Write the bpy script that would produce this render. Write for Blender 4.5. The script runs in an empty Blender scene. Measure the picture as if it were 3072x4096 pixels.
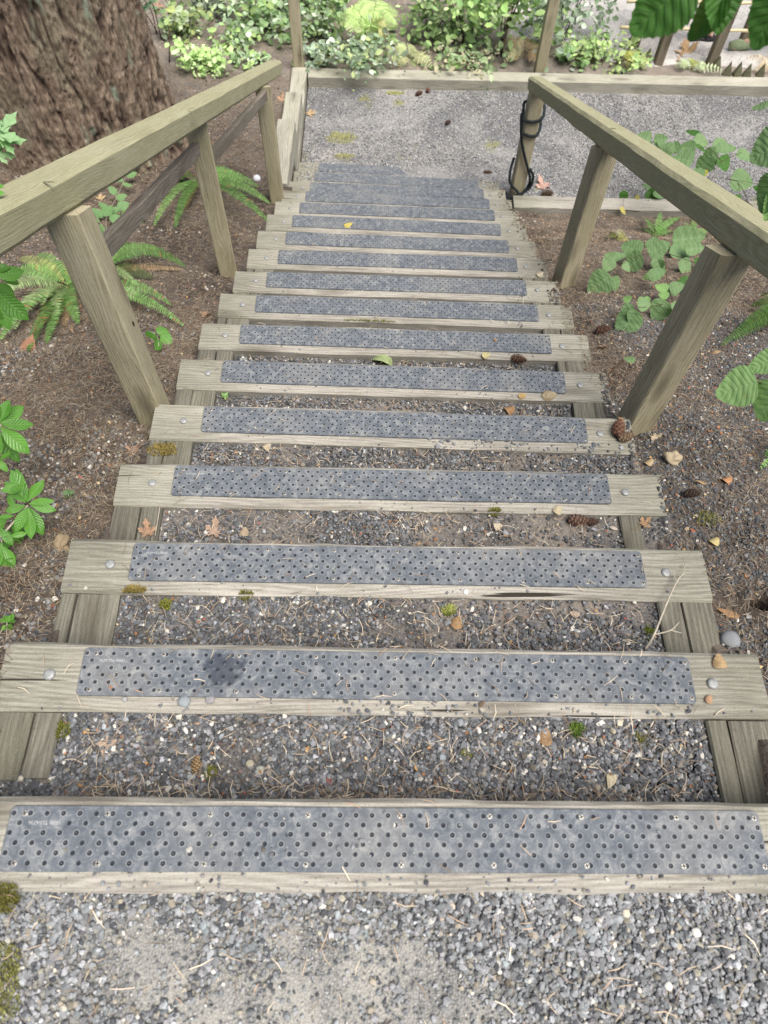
import bpy, math, random
import numpy as np
from mathutils import Vector, Matrix, noise as mnoise
random.seed(7); RS = np.random.RandomState(11)
C = bpy.context.scene.collection
PI = math.pi
# ------------------------------------------------------------------ camera frame (metres; landing at z = 0)
CAM = np.array([0, 0, 3.733])
FW = np.array([0.01438, 0.47781, -0.87835]); RT = np.array([0.99979, 0.00585, 0.01955]); DN = np.array([0.01448, -0.87845, -0.47762])
FPX, KS = 2890.4, 1.85172
TILT = -0.02263
DEV = [[-0.006, -0.007, 0.001, 0.0036, 0], [-0.0061, -0.0072, 0.001, 0.0036, -0.0003], [-0.005, -0.0079, 0.0018, 0.008, 0.0006], [-0.0024, 0.0049, -0.0147, 0.0073, 0.0007], [0.0013, 0.0039, -0.0094, -0.0021, -0.0005], [0.0001, 0.0041, -0.0015, -0.0015, -0.0004], [0.0014, -0.0, 0.0079, 0.0014, 0.0006], [0.004, 0.0025, 0.0053, 0.0008, 0.0005], [0.0052, -0.0067, 0.0069, 0.0028, 0.0014], [0.0078, 0.0106, -0.0013, 0.0036, 0.0011], [0.002, 0.0, 0.0069, -0.0015, -0.0002], [0.0019, 0.0056, 0.009, -0.004, -0.0011], [0.0015, 0.0056, 0.0062, -0.0004, -0.0001], [0.0009, -0.0058, 0.0064, -0.0032, -0.0006], [0.0012, -0.0056, -0.006, 0.0011, 0.0005], [-0.0049, -0.0024, -0.0108, -0.008, -0.0031], [-0.0089, -0.0016, -0.0077, -0.0073, -0.003]]
NT = 17
class T: pass
TR = []
for k in range(NT):
    d = DEV[k]; t = T()
    t.x = 0.03617 + k*0.00724 + d[0]; t.y = 0.16318 + k*0.31311 + d[1]; t.z = -1.29546 - k*0.15236 + d[2] + 3.733
    t.rz = d[3]; t.tl = TILT + d[4]; TR.append(t)
HL = 0.775; TW = 0.139
RECESS = [0, 0, 0, 0, .004, .014, .022, .032, .042, .05, .055, .055, .055, .055, .055, .055, .055]

# ------------------------------------------------------------------ numpy noise
def _h(ix, iy, s):
    n = (ix*374761393 + iy*668265263 + s*1442695041) & 0xffffffff
    n = ((n ^ (n >> 13))*1274126177) & 0xffffffff
    return ((n ^ (n >> 16)) & 0xffff)/65535.0
def vn(x, y, s=0):
    x = np.asarray(x, float); y = np.asarray(y, float)
    ix = np.floor(x).astype(np.int64); iy = np.floor(y).astype(np.int64); fx = x-ix; fy = y-iy
    fx = fx*fx*(3-2*fx); fy = fy*fy*(3-2*fy)
    a = _h(ix, iy, s); b = _h(ix+1, iy, s); c = _h(ix, iy+1, s); d = _h(ix+1, iy+1, s)
    return (a*(1-fx)+b*fx)*(1-fy)+(c*(1-fx)+d*fx)*fy
def fbm(x, y, o=4, s=0):
    v = 0; a = .5; t = 0
    for i in range(o):
        v = v+a*vn(x*2**i, y*2**i, s+i*17); t += a; a *= .5
    return v/t
def sst(a, b, x):
    t = np.clip((x-a)/(b-a), 0, 1); return t*t*(3-2*t)

# ------------------------------------------------------------------ terrain
YL = [-3, .10, .163, 3.0, 3.9, 4.4, 4.9, 5.3, 5.7, 6.1, 6.5, 7.6, 9, 60]
ZL = [2.425, 2.425, 2.375, .975, .55, .36, .30, .21, .16, .09, .045, .02, -.1, -.6]
YR = [-3, .10, .163, 3.0, 3.7, 4.25, 4.60, 4.66, 6.3, 6.42, 7.6, 9, 60]
ZR = [2.425, 2.425, 2.375, .975, .60, .22, .075, -.05, -.05, .02, -.02, -.1, -.6]
HOLE = (1.03, 0.62)
def h(x, y):
    x = np.asarray(x, float); y = np.asarray(y, float)
    zl = np.interp(y, YL, ZL) + .10*np.clip(-x-.9, 0, 1.6) * sst(.2, 2, y)
    zr = np.interp(y, YR, ZR) + .03*np.clip(x-1.2, 0, 2)*(1-sst(4.2, 4.7, y))*sst(.2, 1, y)
    zs = 2.4375-.4866*(y-.163)-.34
    zs = np.where(y > 5.0, -.05, zs)
    w = sst(.1, .5, x)
    z = zl*(1-w)+zr*w
    z = z + np.clip(TILT*x, -.07, .05)*(y < 4.6)
    z = z + (fbm(x*3.1, y*3.1, 3, 3)-.5)*.06*sst(.95, 1.3, np.abs(x)+.25) + (fbm(x*14, y*14, 3, 9)-.5)*.024
    z = np.where((y < .04) & (x > -.715) & (x < 1.58), np.minimum(z, 2.36), z)
    tx = .036+.0231*np.clip(y-.163, 0, 5)
    dd = np.maximum(np.maximum(tx-.775-x, x-tx-.775), 0); z = z-.058*(1-sst(.02, .32, dd))*sst(.15, .4, y)*(1-sst(3.9, 4.4, y))
    inside = (np.abs(x-tx) < .735) & (y > .03) & (y < 6.3)
    inside2 = (x > -.60) & (y > 4.62) & (y < 6.3)
    z = np.where(inside & (y < 5.2), np.minimum(z, zs), z)
    z = np.where(inside2 | (inside & (y >= 5.2)), np.minimum(z, -.05), z)
    z = np.where((x > -.76) & (x < 0) & (y > 4.40) & (y < 6.33), np.minimum(z, -.06), z)
    r2 = ((x-HOLE[0])/.026)**2 + ((y-HOLE[1])/.020)**2
    z = z-.12*np.exp(-r2**2*.8) + .012*np.exp(-(np.sqrt(r2)-1.7)**2*3)
    return z
def tread_local(k, x, y):
    t = TR[k]; dx = x-t.x; dy = y-t.y; c, s = math.cos(t.rz), math.sin(t.rz)
    return dx*c+dy*s, -dx*s+dy*c
def top(x, y):
    "visible surface: timbers, gravel beds, landing, soil"
    x = np.atleast_1d(np.asarray(x, float)); y = np.atleast_1d(np.asarray(y, float))
    z = h(x, y)
    lan = (x > -.62) & (y > 4.66) & (y < 6.19)
    z = np.where(lan, 0.0+.01*(fbm(x*3, y*3, 3, 5)-.5), z)
    z = np.where((y < .03) & (x > -.74), 2.4375-.010+TILT*x*.9, z)
    for k in range(NT-1, -1, -1):
        lx, ly = tread_local(k, x, y); t = TR[k]
        sl = math.tan(t.tl)
        if k > 0:
            bed = (lx > -.636) & (lx < .636) & (ly < -TW) & (ly > -.335)
            z = np.where(bed, t.z+sl*lx-.016-RECESS[k], z)
            side = (np.abs(lx) <= HL) & (np.abs(lx) >= .636) & (ly < -TW) & (ly > -.335)
            z = np.where(side, t.z+sl*lx-.006, z)
        brd = (np.abs(lx) <= HL) & (ly <= 0) & (ly >= -TW)
        z = np.where(brd, t.z+sl*lx, z)
    return z
def ray(u, v):
    w = FW*FPX+RT*(u*KS-1536)+DN*(v*KS-2048); return w/np.linalg.norm(w)
TS = np.arange(.9, 12, .006)
def hit(u, v, lift=0.0):
    "the point of the ground seen at reference position (u, v), raised along the sight line"
    d = ray(u, v); P = CAM+TS[:, None]*d
    g = P[:, 2]-top(P[:, 0], P[:, 1]); i = int(np.argmax(g < 0)); t = TS[i] if g[i] < 0 else 9.0
    if i > 0 and g[i] < 0: t = TS[i-1]+.006*g[i-1]/(g[i-1]-g[i])
    return Vector(CAM+d*(t-lift))
def atd(u, v, dist): return Vector(CAM+ray(u, v)*dist)
def aty(u, v, y): d = ray(u, v); return Vector(CAM+d*(y/d[1]))
def atz(u, v, z): d = ray(u, v); return Vector(CAM+d*((z-CAM[2])/d[2]))

# ------------------------------------------------------------------ object helpers
def props(o, label=None, cat=None, group=None, kind=None):
    if label: o['label'] = label
    if cat: o['category'] = cat
    if group: o['group'] = group
    if kind: o['kind'] = kind
    return o
def empty(name, loc, label, cat, group=None):
    o = bpy.data.objects.new(name, None); o.empty_display_size = .05; C.objects.link(o); o.location = loc
    return props(o, label, cat, group)
def npmesh(name, V, F, mat, col=None, uv=None, smooth=True, mats=None, mi=None):
    V = np.asarray(V, np.float32); me = bpy.data.meshes.new(name)
    if isinstance(F, np.ndarray):
        nf, m = F.shape; flat = F.ravel(); st = np.arange(nf)*m
    else:
        ln = np.array([len(f) for f in F]); nf = len(F); flat = np.concatenate([np.asarray(f) for f in F]); st = np.concatenate([[0], np.cumsum(ln)[:-1]])
    me.vertices.add(len(V)); me.vertices.foreach_set('co', V.ravel())
    me.loops.add(len(flat)); me.loops.foreach_set('vertex_index', flat.astype(np.int32))
    me.polygons.add(nf); me.polygons.foreach_set('loop_start', st.astype(np.int32))
    me.polygons.foreach_set('use_smooth', np.full(nf, smooth))
    for m_ in (mats or [mat]): me.materials.append(m_)
    if mi is not None: me.polygons.foreach_set('material_index', np.asarray(mi, np.int32))
    me.update(calc_edges=True)
    if col is not None:
        a = me.color_attributes.new('Col', 'FLOAT_COLOR', 'POINT')
        c = np.ones((len(V), 4), np.float32); c[:, :3] = col; a.data.foreach_set('color', c.ravel())
    if uv is not None:
        l = me.uv_layers.new(name='UVMap'); l.data.foreach_set('uv', np.asarray(uv, np.float32)[flat].ravel())
    return me
def link(name, me, parent=None, M=None):
    o = bpy.data.objects.new(name, me); C.objects.link(o)
    M = M if M is not None else Matrix()
    if parent is not None:
        o.parent = parent
        if parent.type == 'EMPTY' and parent.parent is None: M = Matrix.Translation(-Vector(parent.location)) @ M
    o.matrix_basis = M
    return o
class MB:
    def __init__(s): s.v = []; s.f = []; s.c = []; s.uv = []; s.n = 0
    def add(s, V, F, col=None, uv=None):
        V = np.asarray(V, float); s.v.append(V)
        s.f += [tuple(int(i)+s.n for i in f) for f in F]
        s.c.append(np.tile(np.array(col if col is not None else (1, 1, 1), float), (len(V), 1)) if col is None or np.ndim(col) == 1 else np.asarray(col))
        s.uv.append(np.zeros((len(V), 2)) if uv is None else np.asarray(uv)); s.n += len(V)
    def build(s, name, mat, parent=None, smooth=True, M=None):
        return link(name, npmesh(name, np.concatenate(s.v), s.f, mat, np.concatenate(s.c), np.concatenate(s.uv), smooth), parent, M)
def tube(mb, pts, rad, seg=7, col=None, closed_ends=True):
    pts = [Vector(p) for p in pts]; n = len(pts); V = []; F = []
    rad = rad if hasattr(rad, '__len__') else [rad]*n
    t0 = (pts[1]-pts[0]).normalized(); up = Vector((0, 0, 1)) if abs(t0.z) < .9 else Vector((0, 1, 0)); a = t0.cross(up).normalized()
    for i, p in enumerate(pts):
        t = (pts[min(i+1, n-1)]-pts[max(i-1, 0)]).normalized()
        a = (a-t*a.dot(t)).normalized(); b = t.cross(a)
        for j in range(seg):
            g = 2*PI*j/seg; V.append(p+(a*math.cos(g)+b*math.sin(g))*rad[i])
    for i in range(n-1):
        for j in range(seg):
            F.append((i*seg+j, i*seg+(j+1) % seg, (i+1)*seg+(j+1) % seg, (i+1)*seg+j))
    if closed_ends: F += [tuple(range(seg))[::-1], tuple(range((n-1)*seg, n*seg))]
    mb.add(V, F, col)
def spline(pts, n=8):
    P = [Vector(p) for p in pts]; P = [P[0]*2-P[1]]+P+[P[-1]*2-P[-2]]; out = []
    for i in range(1, len(P)-2):
        for j in range(n):
            t = j/n; a, b, c, d = P[i-1], P[i], P[i+1], P[i+2]
            out.append(.5*((2*b)+(c-a)*t+(2*a-5*b+4*c-d)*t*t+(3*b-a-3*c+d)*t**3))
    out.append(P[-2]); return out
def frame(x, z, loc):
    x = Vector(x).normalized(); z = Vector(z); y = z.cross(x).normalized(); z = x.cross(y)
    return Matrix(((x.x, y.x, z.x, loc[0]), (x.y, y.y, z.y, loc[1]), (x.z, y.z, z.z, loc[2]), (0, 0, 0, 1)))

# ------------------------------------------------------------------ materials
class NT_:
    def __init__(s, name):
        s.m = bpy.data.materials.new(name); s.m.use_nodes = True; s.t = s.m.node_tree; s.t.nodes.clear()
        s.out = s.n('ShaderNodeOutputMaterial'); s.b = s.n('ShaderNodeBsdfPrincipled'); s.t.links.new(s.b.outputs[0], s.out.inputs[0])
        s.b.inputs['Roughness'].default_value = .85; s.b.inputs['Specular IOR Level'].default_value = .3
    def n(s, ty, **kw):
        nd = s.t.nodes.new(ty)
        for k_, v in kw.items():
            if k_.startswith('i_'):
                key = k_[2:]; nd.inputs[int(key) if key.isdigit() else key.replace('_', ' ')].default_value = v
            else: setattr(nd, k_, v)
        return nd
    def l(s, a, b): s.t.links.new(a, b)
    def co(s, kind='Object'):
        return s.n('ShaderNodeTexCoord').outputs[kind]
    def pos(s): return s.n('ShaderNodeNewGeometry').outputs['Position']
    def mapping(s, vec, scale=(1, 1, 1), loc=None):
        m = s.n('ShaderNodeMapping'); m.inputs['Scale'].default_value = scale; s.l(vec, m.inputs['Vector'])
        if loc is not None:
            if hasattr(loc, 'is_linked') or hasattr(loc, 'node'): s.l(loc, m.inputs['Location'])
            else: m.inputs['Location'].default_value = loc
        return m.outputs[0]
    def noise(s, vec, scale, detail=4, rough=.6, dist=0.0):
        nd = s.n('ShaderNodeTexNoise'); nd.inputs['Scale'].default_value = scale; nd.inputs['Detail'].default_value = detail
        nd.inputs['Roughness'].default_value = rough; nd.inputs['Distortion'].default_value = dist; s.l(vec, nd.inputs['Vector']); return nd.outputs[0]
    def vor(s, vec, scale, feature='F1', out='Distance', rnd=1.0):
        nd = s.n('ShaderNodeTexVoronoi'); nd.feature = feature; nd.inputs['Scale'].default_value = scale; nd.inputs['Randomness'].default_value = rnd
        s.l(vec, nd.inputs['Vector']); return nd.outputs[out]
    def ramp(s, fac, stops, interp='LINEAR'):
        nd = s.n('ShaderNodeValToRGB'); cr = nd.color_ramp; cr.interpolation = interp
        while len(cr.elements) < len(stops): cr.elements.new(.5)
        for e, (p, c) in zip(cr.elements, stops):
            e.position = p; e.color = (*c, 1) if hasattr(c, '__len__') else (c, c, c, 1)
        s.l(fac, nd.inputs[0]); return nd.outputs[0]
    def mix(s, fac, a, b, mode='MIX'):
        nd = s.n('ShaderNodeMix'); nd.data_type = 'RGBA'; nd.blend_type = mode
        for idx, v in ((0, fac), (6, a), (7, b)):
            sock = nd.inputs[idx]
            if hasattr(v, 'node'): s.l(v, sock)
            elif hasattr(v, '__len__'): sock.default_value = (*v, 1)
            else: sock.default_value = v if idx == 0 else (v, v, v, 1)
        return nd.outputs[2]
    def math(s, op, a, b=0.0, c=None, clamp=False):
        nd = s.n('ShaderNodeMath'); nd.operation = op; nd.use_clamp = clamp
        for i, v in enumerate((a, b, c)):
            if v is None: continue
            if hasattr(v, 'node'): s.l(v, nd.inputs[i])
            else: nd.inputs[i].default_value = v
        return nd.outputs[0]
    def bump(s, hgt, strength=.3, dist=.002, prev=None):
        nd = s.n('ShaderNodeBump'); nd.inputs['Strength'].default_value = strength; nd.inputs['Distance'].default_value = dist; s.l(hgt, nd.inputs['Height'])
        if prev is not None: s.l(prev, nd.inputs['Normal'])
        return nd.outputs[0]
    def done(s, col=None, nor=None, rough=None):
        if col is not None:
            if hasattr(col, 'node'): s.l(col, s.b.inputs['Base Color'])
            else: s.b.inputs['Base Color'].default_value = (*col, 1)
        if nor is not None: s.l(nor, s.b.inputs['Normal'])
        if rough is not None:
            if hasattr(rough, 'node'): s.l(rough, s.b.inputs['Roughness'])
            else: s.b.inputs['Roughness'].default_value = rough
        return s.m
    def rnd(s): return s.n('ShaderNodeObjectInfo').outputs['Random']
    def xyz(s, vec): 
        nd = s.n('ShaderNodeSeparateXYZ'); s.l(vec, nd.inputs[0]); return nd.outputs

def wood_mat(name, c_dark, c_mid, c_light, algae, algae_amt, crack=.5, coarse=1.0, sides=False, wet_end=False, ends=False, big=.42, knot=.55):
    "weathered timber, grain along local X"
    N = NT_(name); co = N.co(); r = N.rnd()
    off = N.n('ShaderNodeCombineXYZ'); N.l(N.math('MULTIPLY', r, 37.0), off.inputs[0]); N.l(N.math('MULTIPLY', r, 11.0), off.inputs[1]); N.l(N.math('MULTIPLY', r, 5.0), off.inputs[2])
    v = N.n('ShaderNodeVectorMath'); v.operation = 'ADD'; N.l(co, v.inputs[0]); N.l(off.outputs[0], v.inputs[1]); v = v.outputs[0]
    bigw = big; big = N.noise(N.mapping(v, (2.0, 7, 7)), 1.0, 3, .6, .4)
    # growth rings: distance bands warped along the length
    warp = N.noise(N.mapping(v, (1.6, 9, 9)), 1.0, 2, .5)
    s = N.xyz(v); yy = N.math('ADD', N.math('MULTIPLY', s[1], 1.0), N.math('MULTIPLY', s[2], .8))
    ring = N.math('ADD', N.math('MULTIPLY', yy, 150*coarse), N.math('MULTIPLY', warp, 17*coarse))
    ring = N.math('SINE', N.math('MULTIPLY', ring, 6.283)); ring = N.math('MULTIPLY_ADD', ring, .5, .5)
    fib = N.noise(N.mapping(v, (9, 230, 230)), 1.0, 4, .75)
    fib2 = N.noise(N.mapping(v, (45, 520, 520)), 1.0, 2, .7)
    g = N.math('ADD', N.math('MULTIPLY', ring, .11), N.math('MULTIPLY', fib, .62)); g = N.math('ADD', g, N.math('MULTIPLY_ADD', big, bigw, (.42-bigw)*.5)); g = N.math('ADD', g, N.math('MULTIPLY', fib2, .22))
    col = N.ramp(g, [(.54, c_dark), (.685, c_mid), (.82, c_light)])
    alg = N.noise(N.mapping(v, (3, 6, 6)), 1.0, 5, .65)
    col = N.mix(N.math('MULTIPLY', N.ramp(alg, [(.40, 0.0), (.66, 1.0)]), algae_amt), col, N.mix(.5, algae, col, 'MIX'))
    if ends:
        e = N.math('ABSOLUTE', N.math('SUBTRACT', N.xyz(co)[0], .775)); e = N.math('ADD', e, N.math('MULTIPLY_ADD', N.noise(v, 9, 3, .6), .30, -.15))
        col = N.mix(N.ramp(e, [(.50, 0.0), (.72, .62)]), col, N.mix(1.0, col, (.66, .70, .60), 'MULTIPLY'))
    grit = N.noise(v, 260, 3, .8); col = N.mix(N.ramp(grit, [(.53, 0.0), (.72, .60)]), col, N.mix(1.0, col, (.36, .34, .31), 'MULTIPLY'))
    speck = N.noise(v, 500, 1, .5); col = N.mix(N.ramp(speck, [(.70, 0.0), (.76, .5)]), col, (.42, .40, .33))
    # drying cracks
    ck = N.noise(N.mapping(v, (1.3, 62, 62)), 1.0, 2, .5, .3); ckm = N.noise(N.mapping(v, (2.0, 8, 8)), 1.3, 2, .5)
    cr = N.math('MULTIPLY', N.ramp(ck, [(.29, 1.0), (.315, 0.0)]), N.ramp(ckm, [(.44, 0.0), (.52, 1.0)])); cr = N.math('MULTIPLY', cr, crack)
    col = N.mix(cr, col, (.03, .026, .02))
    # knots
    kn = N.vor(N.mapping(v, (2.3, 9, 9)), 1.0); km = N.ramp(kn, [(.05, 1.0), (.16, .55), (.26, 0.0)])
    col = N.mix(N.math('MULTIPLY', km, knot), col, (.06, .045, .03))
    if wet_end:
        z = N.xyz(N.pos())[2]; 
    hgt = N.math('ADD', N.math('MULTIPLY', g, .8), N.math('MULTIPLY', grit, .25)); hgt = N.math('SUBTRACT', hgt, N.math('MULTIPLY', cr, 1.4))
    return N.done(col, N.bump(hgt, .55, .0022), .88)
M = {}
M['tread'] = wood_mat('weathered_tread_timber', (.19, .176, .155), (.305, .287, .254), (.415, .395, .355), (.25, .25, .205), .35, 1.0, .55, ends=True)
M['block'] = wood_mat('green_grey_block_timber', (.085, .081, .066), (.145, .138, .113), (.215, .205, .17), (.11, .113, .075), .7, .8, .5)
M['rail'] = wood_mat('mossy_rail_timber', (.27, .26, .16), (.36, .345, .22), (.44, .425, .305), (.30, .305, .15), .55, .2, 1.2, big=.22, knot=.12)
M['post'] = wood_mat('olive_post_timber', (.25, .218, .14), (.39, .348, .235), (.51, .465, .335), (.32, .31, .175), .5, .5, .75)
M['brace'] = wood_mat('dark_brace_timber', (.11, .092, .075), (.18, .157, .13), (.26, .23, .195), (.08, .085, .05), .4, .4, .8)
M['border'] = wood_mat('pale_border_timber', (.24, .23, .19), (.38, .365, .305), (.50, .48, .415), (.27, .28, .18), .5, .5, .5)
M['farpost'] = wood_mat('brown_far_post_timber', (.13, .11, .08), (.20, .17, .125), (.29, .25, .19), (.2, .19, .13), .3, .3, .7)

def mat_rubber(wet=False):
    N = NT_('dusty_blue_grey_rubber'); co = N.co(); r = N.rnd(); s = N.xyz(co)
    P = .0264; RW = .0146
    # local frame: x from 0 at the left end, y from 0 at far edge down to -.097
    row = N.math('DIVIDE', N.math('MULTIPLY_ADD', s[1], -1.0, -.0120), RW); ri = N.math('ROUND', row)
    ri = N.math('MINIMUM', N.math('MAXIMUM', ri, 0.0), 5.0)
    dy = N.math('MULTIPLY', N.math('SUBTRACT', row, ri), RW)
    odd = N.math('MODULO', ri, 2.0)
    xx = N.math('SUBTRACT', N.math('SUBTRACT', s[0], .0062), N.math('MULTIPLY', odd, .0120))
    c = N.math('DIVIDE', xx, P); ci = N.math('ROUND', c); dx = N.math('MULTIPLY', N.math('SUBTRACT', c, ci), P)
    rr = N.math('SQRT', N.math('ADD', N.math('MULTIPLY', dx, dx), N.math('MULTIPLY', dy, dy)))
    # blank patch for the lettering in row 1
    blank = N.math('MULTIPLY', N.math('COMPARE', ri, 1.0, .1), N.math('MULTIPLY', N.math('GREATER_THAN', s[0], .031), N.math('LESS_THAN', s[0], .086)))
    edge = N.math('MAXIMUM', N.math('LESS_THAN', s[0], .003), N.math('GREATER_THAN', s[0], 1.236))
    off = N.math('MAXIMUM', blank, edge); keep = N.math('SUBTRACT', 1.0, off)
    cellr = N.noise(N.mapping(co, (37, 37, 37)), 1.0, 0)
    off3 = N.n('ShaderNodeCombineXYZ'); N.l(N.math('MULTIPLY', r, 31.0), off3.inputs[0]); N.l(N.math('MULTIPLY', r, 9.0), off3.inputs[1])
    v = N.n('ShaderNodeVectorMath'); v.operation = 'ADD'; N.l(co, v.inputs[0]); N.l(off3.outputs[0], v.inputs[1]); v = v.outputs[0]
    dust = N.noise(v, 42, 7, .74, .6); dust2 = N.noise(v, 5.5, 3, .5); fine = N.noise(v, 420, 2, .7)
    col = N.ramp(dust, [(.34, (.064, .077, .095)), (.50, (.122, .138, .160)), (.66, (.26, .268, .272))])
    d2 = N.ramp(dust2, [(.48, 0.0), (.72, .30)]); col = N.mix(d2, col, (.33, .315, .285))
    col = N.mix(N.ramp(fine, [(.35, .35), (.6, 0.0)]), col, (.07, .08, .10))
    ring = N.ramp(N.math('DIVIDE', rr, .01), [(.38, 0.0), (.50, 1.0), (.60, 0.0)]); ring = N.math('MULTIPLY', N.math('MULTIPLY', ring, keep), N.ramp(cellr, [(.35, .15), (.6, .95)]))
    col = N.mix(ring, col, N.mix(.6, col, (.42, .42, .41)))
    dot = N.ramp(N.math('DIVIDE', rr, .01), [(.10, 1.0), (.21, .98), (.30, .45), (.43, 0.0)]); dot = N.math('MULTIPLY', dot, keep)
    col = N.mix(dot, col, (.018, .022, .032))
    pip = N.math('MULTIPLY', N.math('LESS_THAN', rr, .0007), N.math('GREATER_THAN', cellr, .5)); col = N.mix(N.math('MULTIPLY', pip, .5), col, (.3, .3, .3))
    pebble = N.vor(v, 95, 'F1', 'Distance', 1.0); pk = N.noise(v, 31, 1, .5)
    grain = N.math('MULTIPLY', N.ramp(pebble, [(.10, 1.0), (.16, 0.0)]), N.ramp(pk, [(.60, 0.0), (.64, 1.0)])); col = N.mix(N.math('MULTIPLY', grain, .8), col, (.40, .39, .36))
    if wet:
        wx = N.math('DIVIDE', N.math('SUBTRACT', s[0], .283), .050); wy = N.math('DIVIDE', N.math('ADD', s[1], .040), .050)
        wd = N.math('SQRT', N.math('ADD', N.math('MULTIPLY', wx, wx), N.math('MULTIPLY', wy, wy))); wd = N.math('ADD', wd, N.math('MULTIPLY_ADD', N.noise(co, 45, 4, .6), 1.9, -.95))
        col = N.mix(N.ramp(wd, [(.50, 1.0), (.85, 0.0)]), col, N.mix(.80, col, (.028, .036, .055)))
    hgt = N.math('SUBTRACT', N.math('ADD', N.math('MULTIPLY', ring, .3), N.math('MULTIPLY', dust, .25)), N.math('MULTIPLY', dot, 1.3))
    return N.done(col, N.bump(hgt, .8, .003), .72)
M['rubber'] = mat_rubber()
def flat(name, col, rough=.8, spec=.3, metal=0, bump_s=0, var=.0, nscale=40, emis=None):
    N = NT_(name); N.b.inputs['Metallic'].default_value = metal; N.b.inputs['Specular IOR Level'].default_value = spec
    co = N.co(); n = N.noise(co, nscale, 5, .65)
    c = N.mix(N.ramp(n, [(.3, 0.0), (.7, 1.0)]), tuple(x*(1-var) for x in col), tuple(min(1, x*(1+var)) for x in col))
    return N.done(c, N.bump(n, bump_s, .003) if bump_s else None, rough)
M['bolt'] = flat('galvanised_bolt', (.30, .31, .31), .55, .5, .35, .3, .25, 160)
M['screw'] = flat('bright_screw', (.34, .33, .31), .45, .5, .5, 0, .2, 300)
M['screwdark'] = flat('screw_recess', (.03, .03, .03), .8)
M['rope'] = flat('black_rope', (.012, .018, .022), .7, .3, 0, .3, .3, 300)
M['pipe'] = flat('black_plastic_pipe', (.015, .013, .012), .55)
M['twigdark'] = flat('dark_twig', (.07, .045, .03), .8, .2, 0, .3, .3, 90)
M['twigpale'] = flat('pale_twig', (.42, .38, .31), .85, .2, 0, .3, .25, 90)
M['bamboo'] = flat('pale_bamboo', (.72, .60, .38), .5, .4, 0, 0, .12, 8)
M['stake'] = flat('green_grey_stake', (.16, .16, .10), .9, .2, 0, .3, .3, 30)
M['moss'] = flat('olive_moss', (.14, .15, .035), .95, .1, 0, .8, .55, 190)

def attr_mat(name, rough=.85, spec=.25, bs=.3, ns=300, trans=0.0, mottle=.25):
    N = NT_(name); N.b.inputs['Specular IOR Level'].default_value = spec
    a = N.n('ShaderNodeAttribute'); a.attribute_name = 'Col'
    n = N.noise(N.pos(), ns, 4, .7); c = N.mix(N.ramp(n, [(.3, mottle*1.6), (.7, 0.0)]), a.outputs['Color'], N.mix(1.0, a.outputs['Color'], (.45, .45, .45), 'MULTIPLY'))
    N.done(c, N.bump(n, bs, .002), rough)
    if trans:
        tr = N.n('ShaderNodeBsdfTranslucent'); N.l(N.mix(1.0, c, (1.0, 1.1, .5), 'MULTIPLY'), tr.inputs[0]); mx = N.n('ShaderNodeMixShader'); mx.inputs[0].default_value = trans
        N.l(N.b.outputs[0], mx.inputs[1]); N.l(tr.outputs[0], mx.inputs[2]); N.l(mx.outputs[0], N.out.inputs[0])
    return N.m
M['stone'] = attr_mat('gravel_stone', .88, .25, .25, 400)
M['needle'] = attr_mat('pine_needle', .7, .3, 0, 200, 0, .1)
M['foliage'] = attr_mat('shrub_foliage', .6, .35, .1, 120, .25, .15)
M['fern'] = attr_mat('fern_green', .6, .3, .1, 150, .25, .15)
M['dead'] = attr_mat('dry_leaf', .75, .25, .4, 160, .15, .35)
M['cone'] = attr_mat('cone_scales', .8, .2, .3, 300, 0, .4)

def leaf_mat(name, c1, c2, vein, nveins, rough, spec, vstr=.5, tr=.3, blemish=.2):
    N = NT_(name); uv = N.co('UV'); s = N.xyz(uv); N.b.inputs['Specular IOR Level'].default_value = spec
    u = N.math('ABSOLUTE', N.math('MULTIPLY_ADD', s[0], 2.0, -1.0)); v = s[1]
    w = N.math('SINE', N.math('MULTIPLY', N.math('SUBTRACT', v, N.math('MULTIPLY', u, .22)), nveins*6.283))
    vn_ = N.ramp(w, [(.80, 0.0), (.97, 1.0)]); mid = N.ramp(u, [(.02, 1.0), (.06, 0.0)])
    vv = N.math('MAXIMUM', N.math('MULTIPLY', vn_, .6), mid)
    r = N.rnd(); n = N.noise(N.pos(), 55, 4, .6); n2 = N.noise(N.pos(), 14, 2, .5)
    f = N.math('ADD', N.math('MULTIPLY', n, .55), N.math('MULTIPLY', r, .45)); col = N.mix(N.ramp(f, [(.25, 0.0), (.75, 1.0)]), c1, c2)
    col = N.mix(N.math('MULTIPLY', vv, vstr), col, vein)
    col = N.mix(N.ramp(n2, [(.66, 0.0), (.72, blemish)]), col, (.30, .20, .06))
    hgt = N.math('SUBTRACT', N.math('MULTIPLY', w, .5), vv)
    N.done(col, N.bump(hgt, .45, .0025), rough)
    t = N.n('ShaderNodeBsdfTranslucent'); N.l(N.mix(1.0, col, (1.0, 1.25, .45), 'MULTIPLY'), t.inputs[0]); mx = N.n('ShaderNodeMixShader'); mx.inputs[0].default_value = tr
    N.l(N.b.outputs[0], mx.inputs[1]); N.l(t.outputs[0], mx.inputs[2]); N.l(mx.outputs[0], N.out.inputs[0]); return N.m
M['hazel'] = leaf_mat('hazel_leaf_green', (.13, .23, .095), (.21, .325, .155), (.30, .42, .23), 8, .6, .3)
M['hazelg'] = leaf_mat('hazel_leaf_bright', (.22, .40, .13), (.31, .50, .20), (.42, .60, .30), 8, .55, .3)  # lighter green variant of the hazel leaf
M['hazeld'] = leaf_mat('hazel_leaf_deep', (.04, .125, .018), (.08, .20, .04), (.13, .26, .08), 8, .5, .3)
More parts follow.
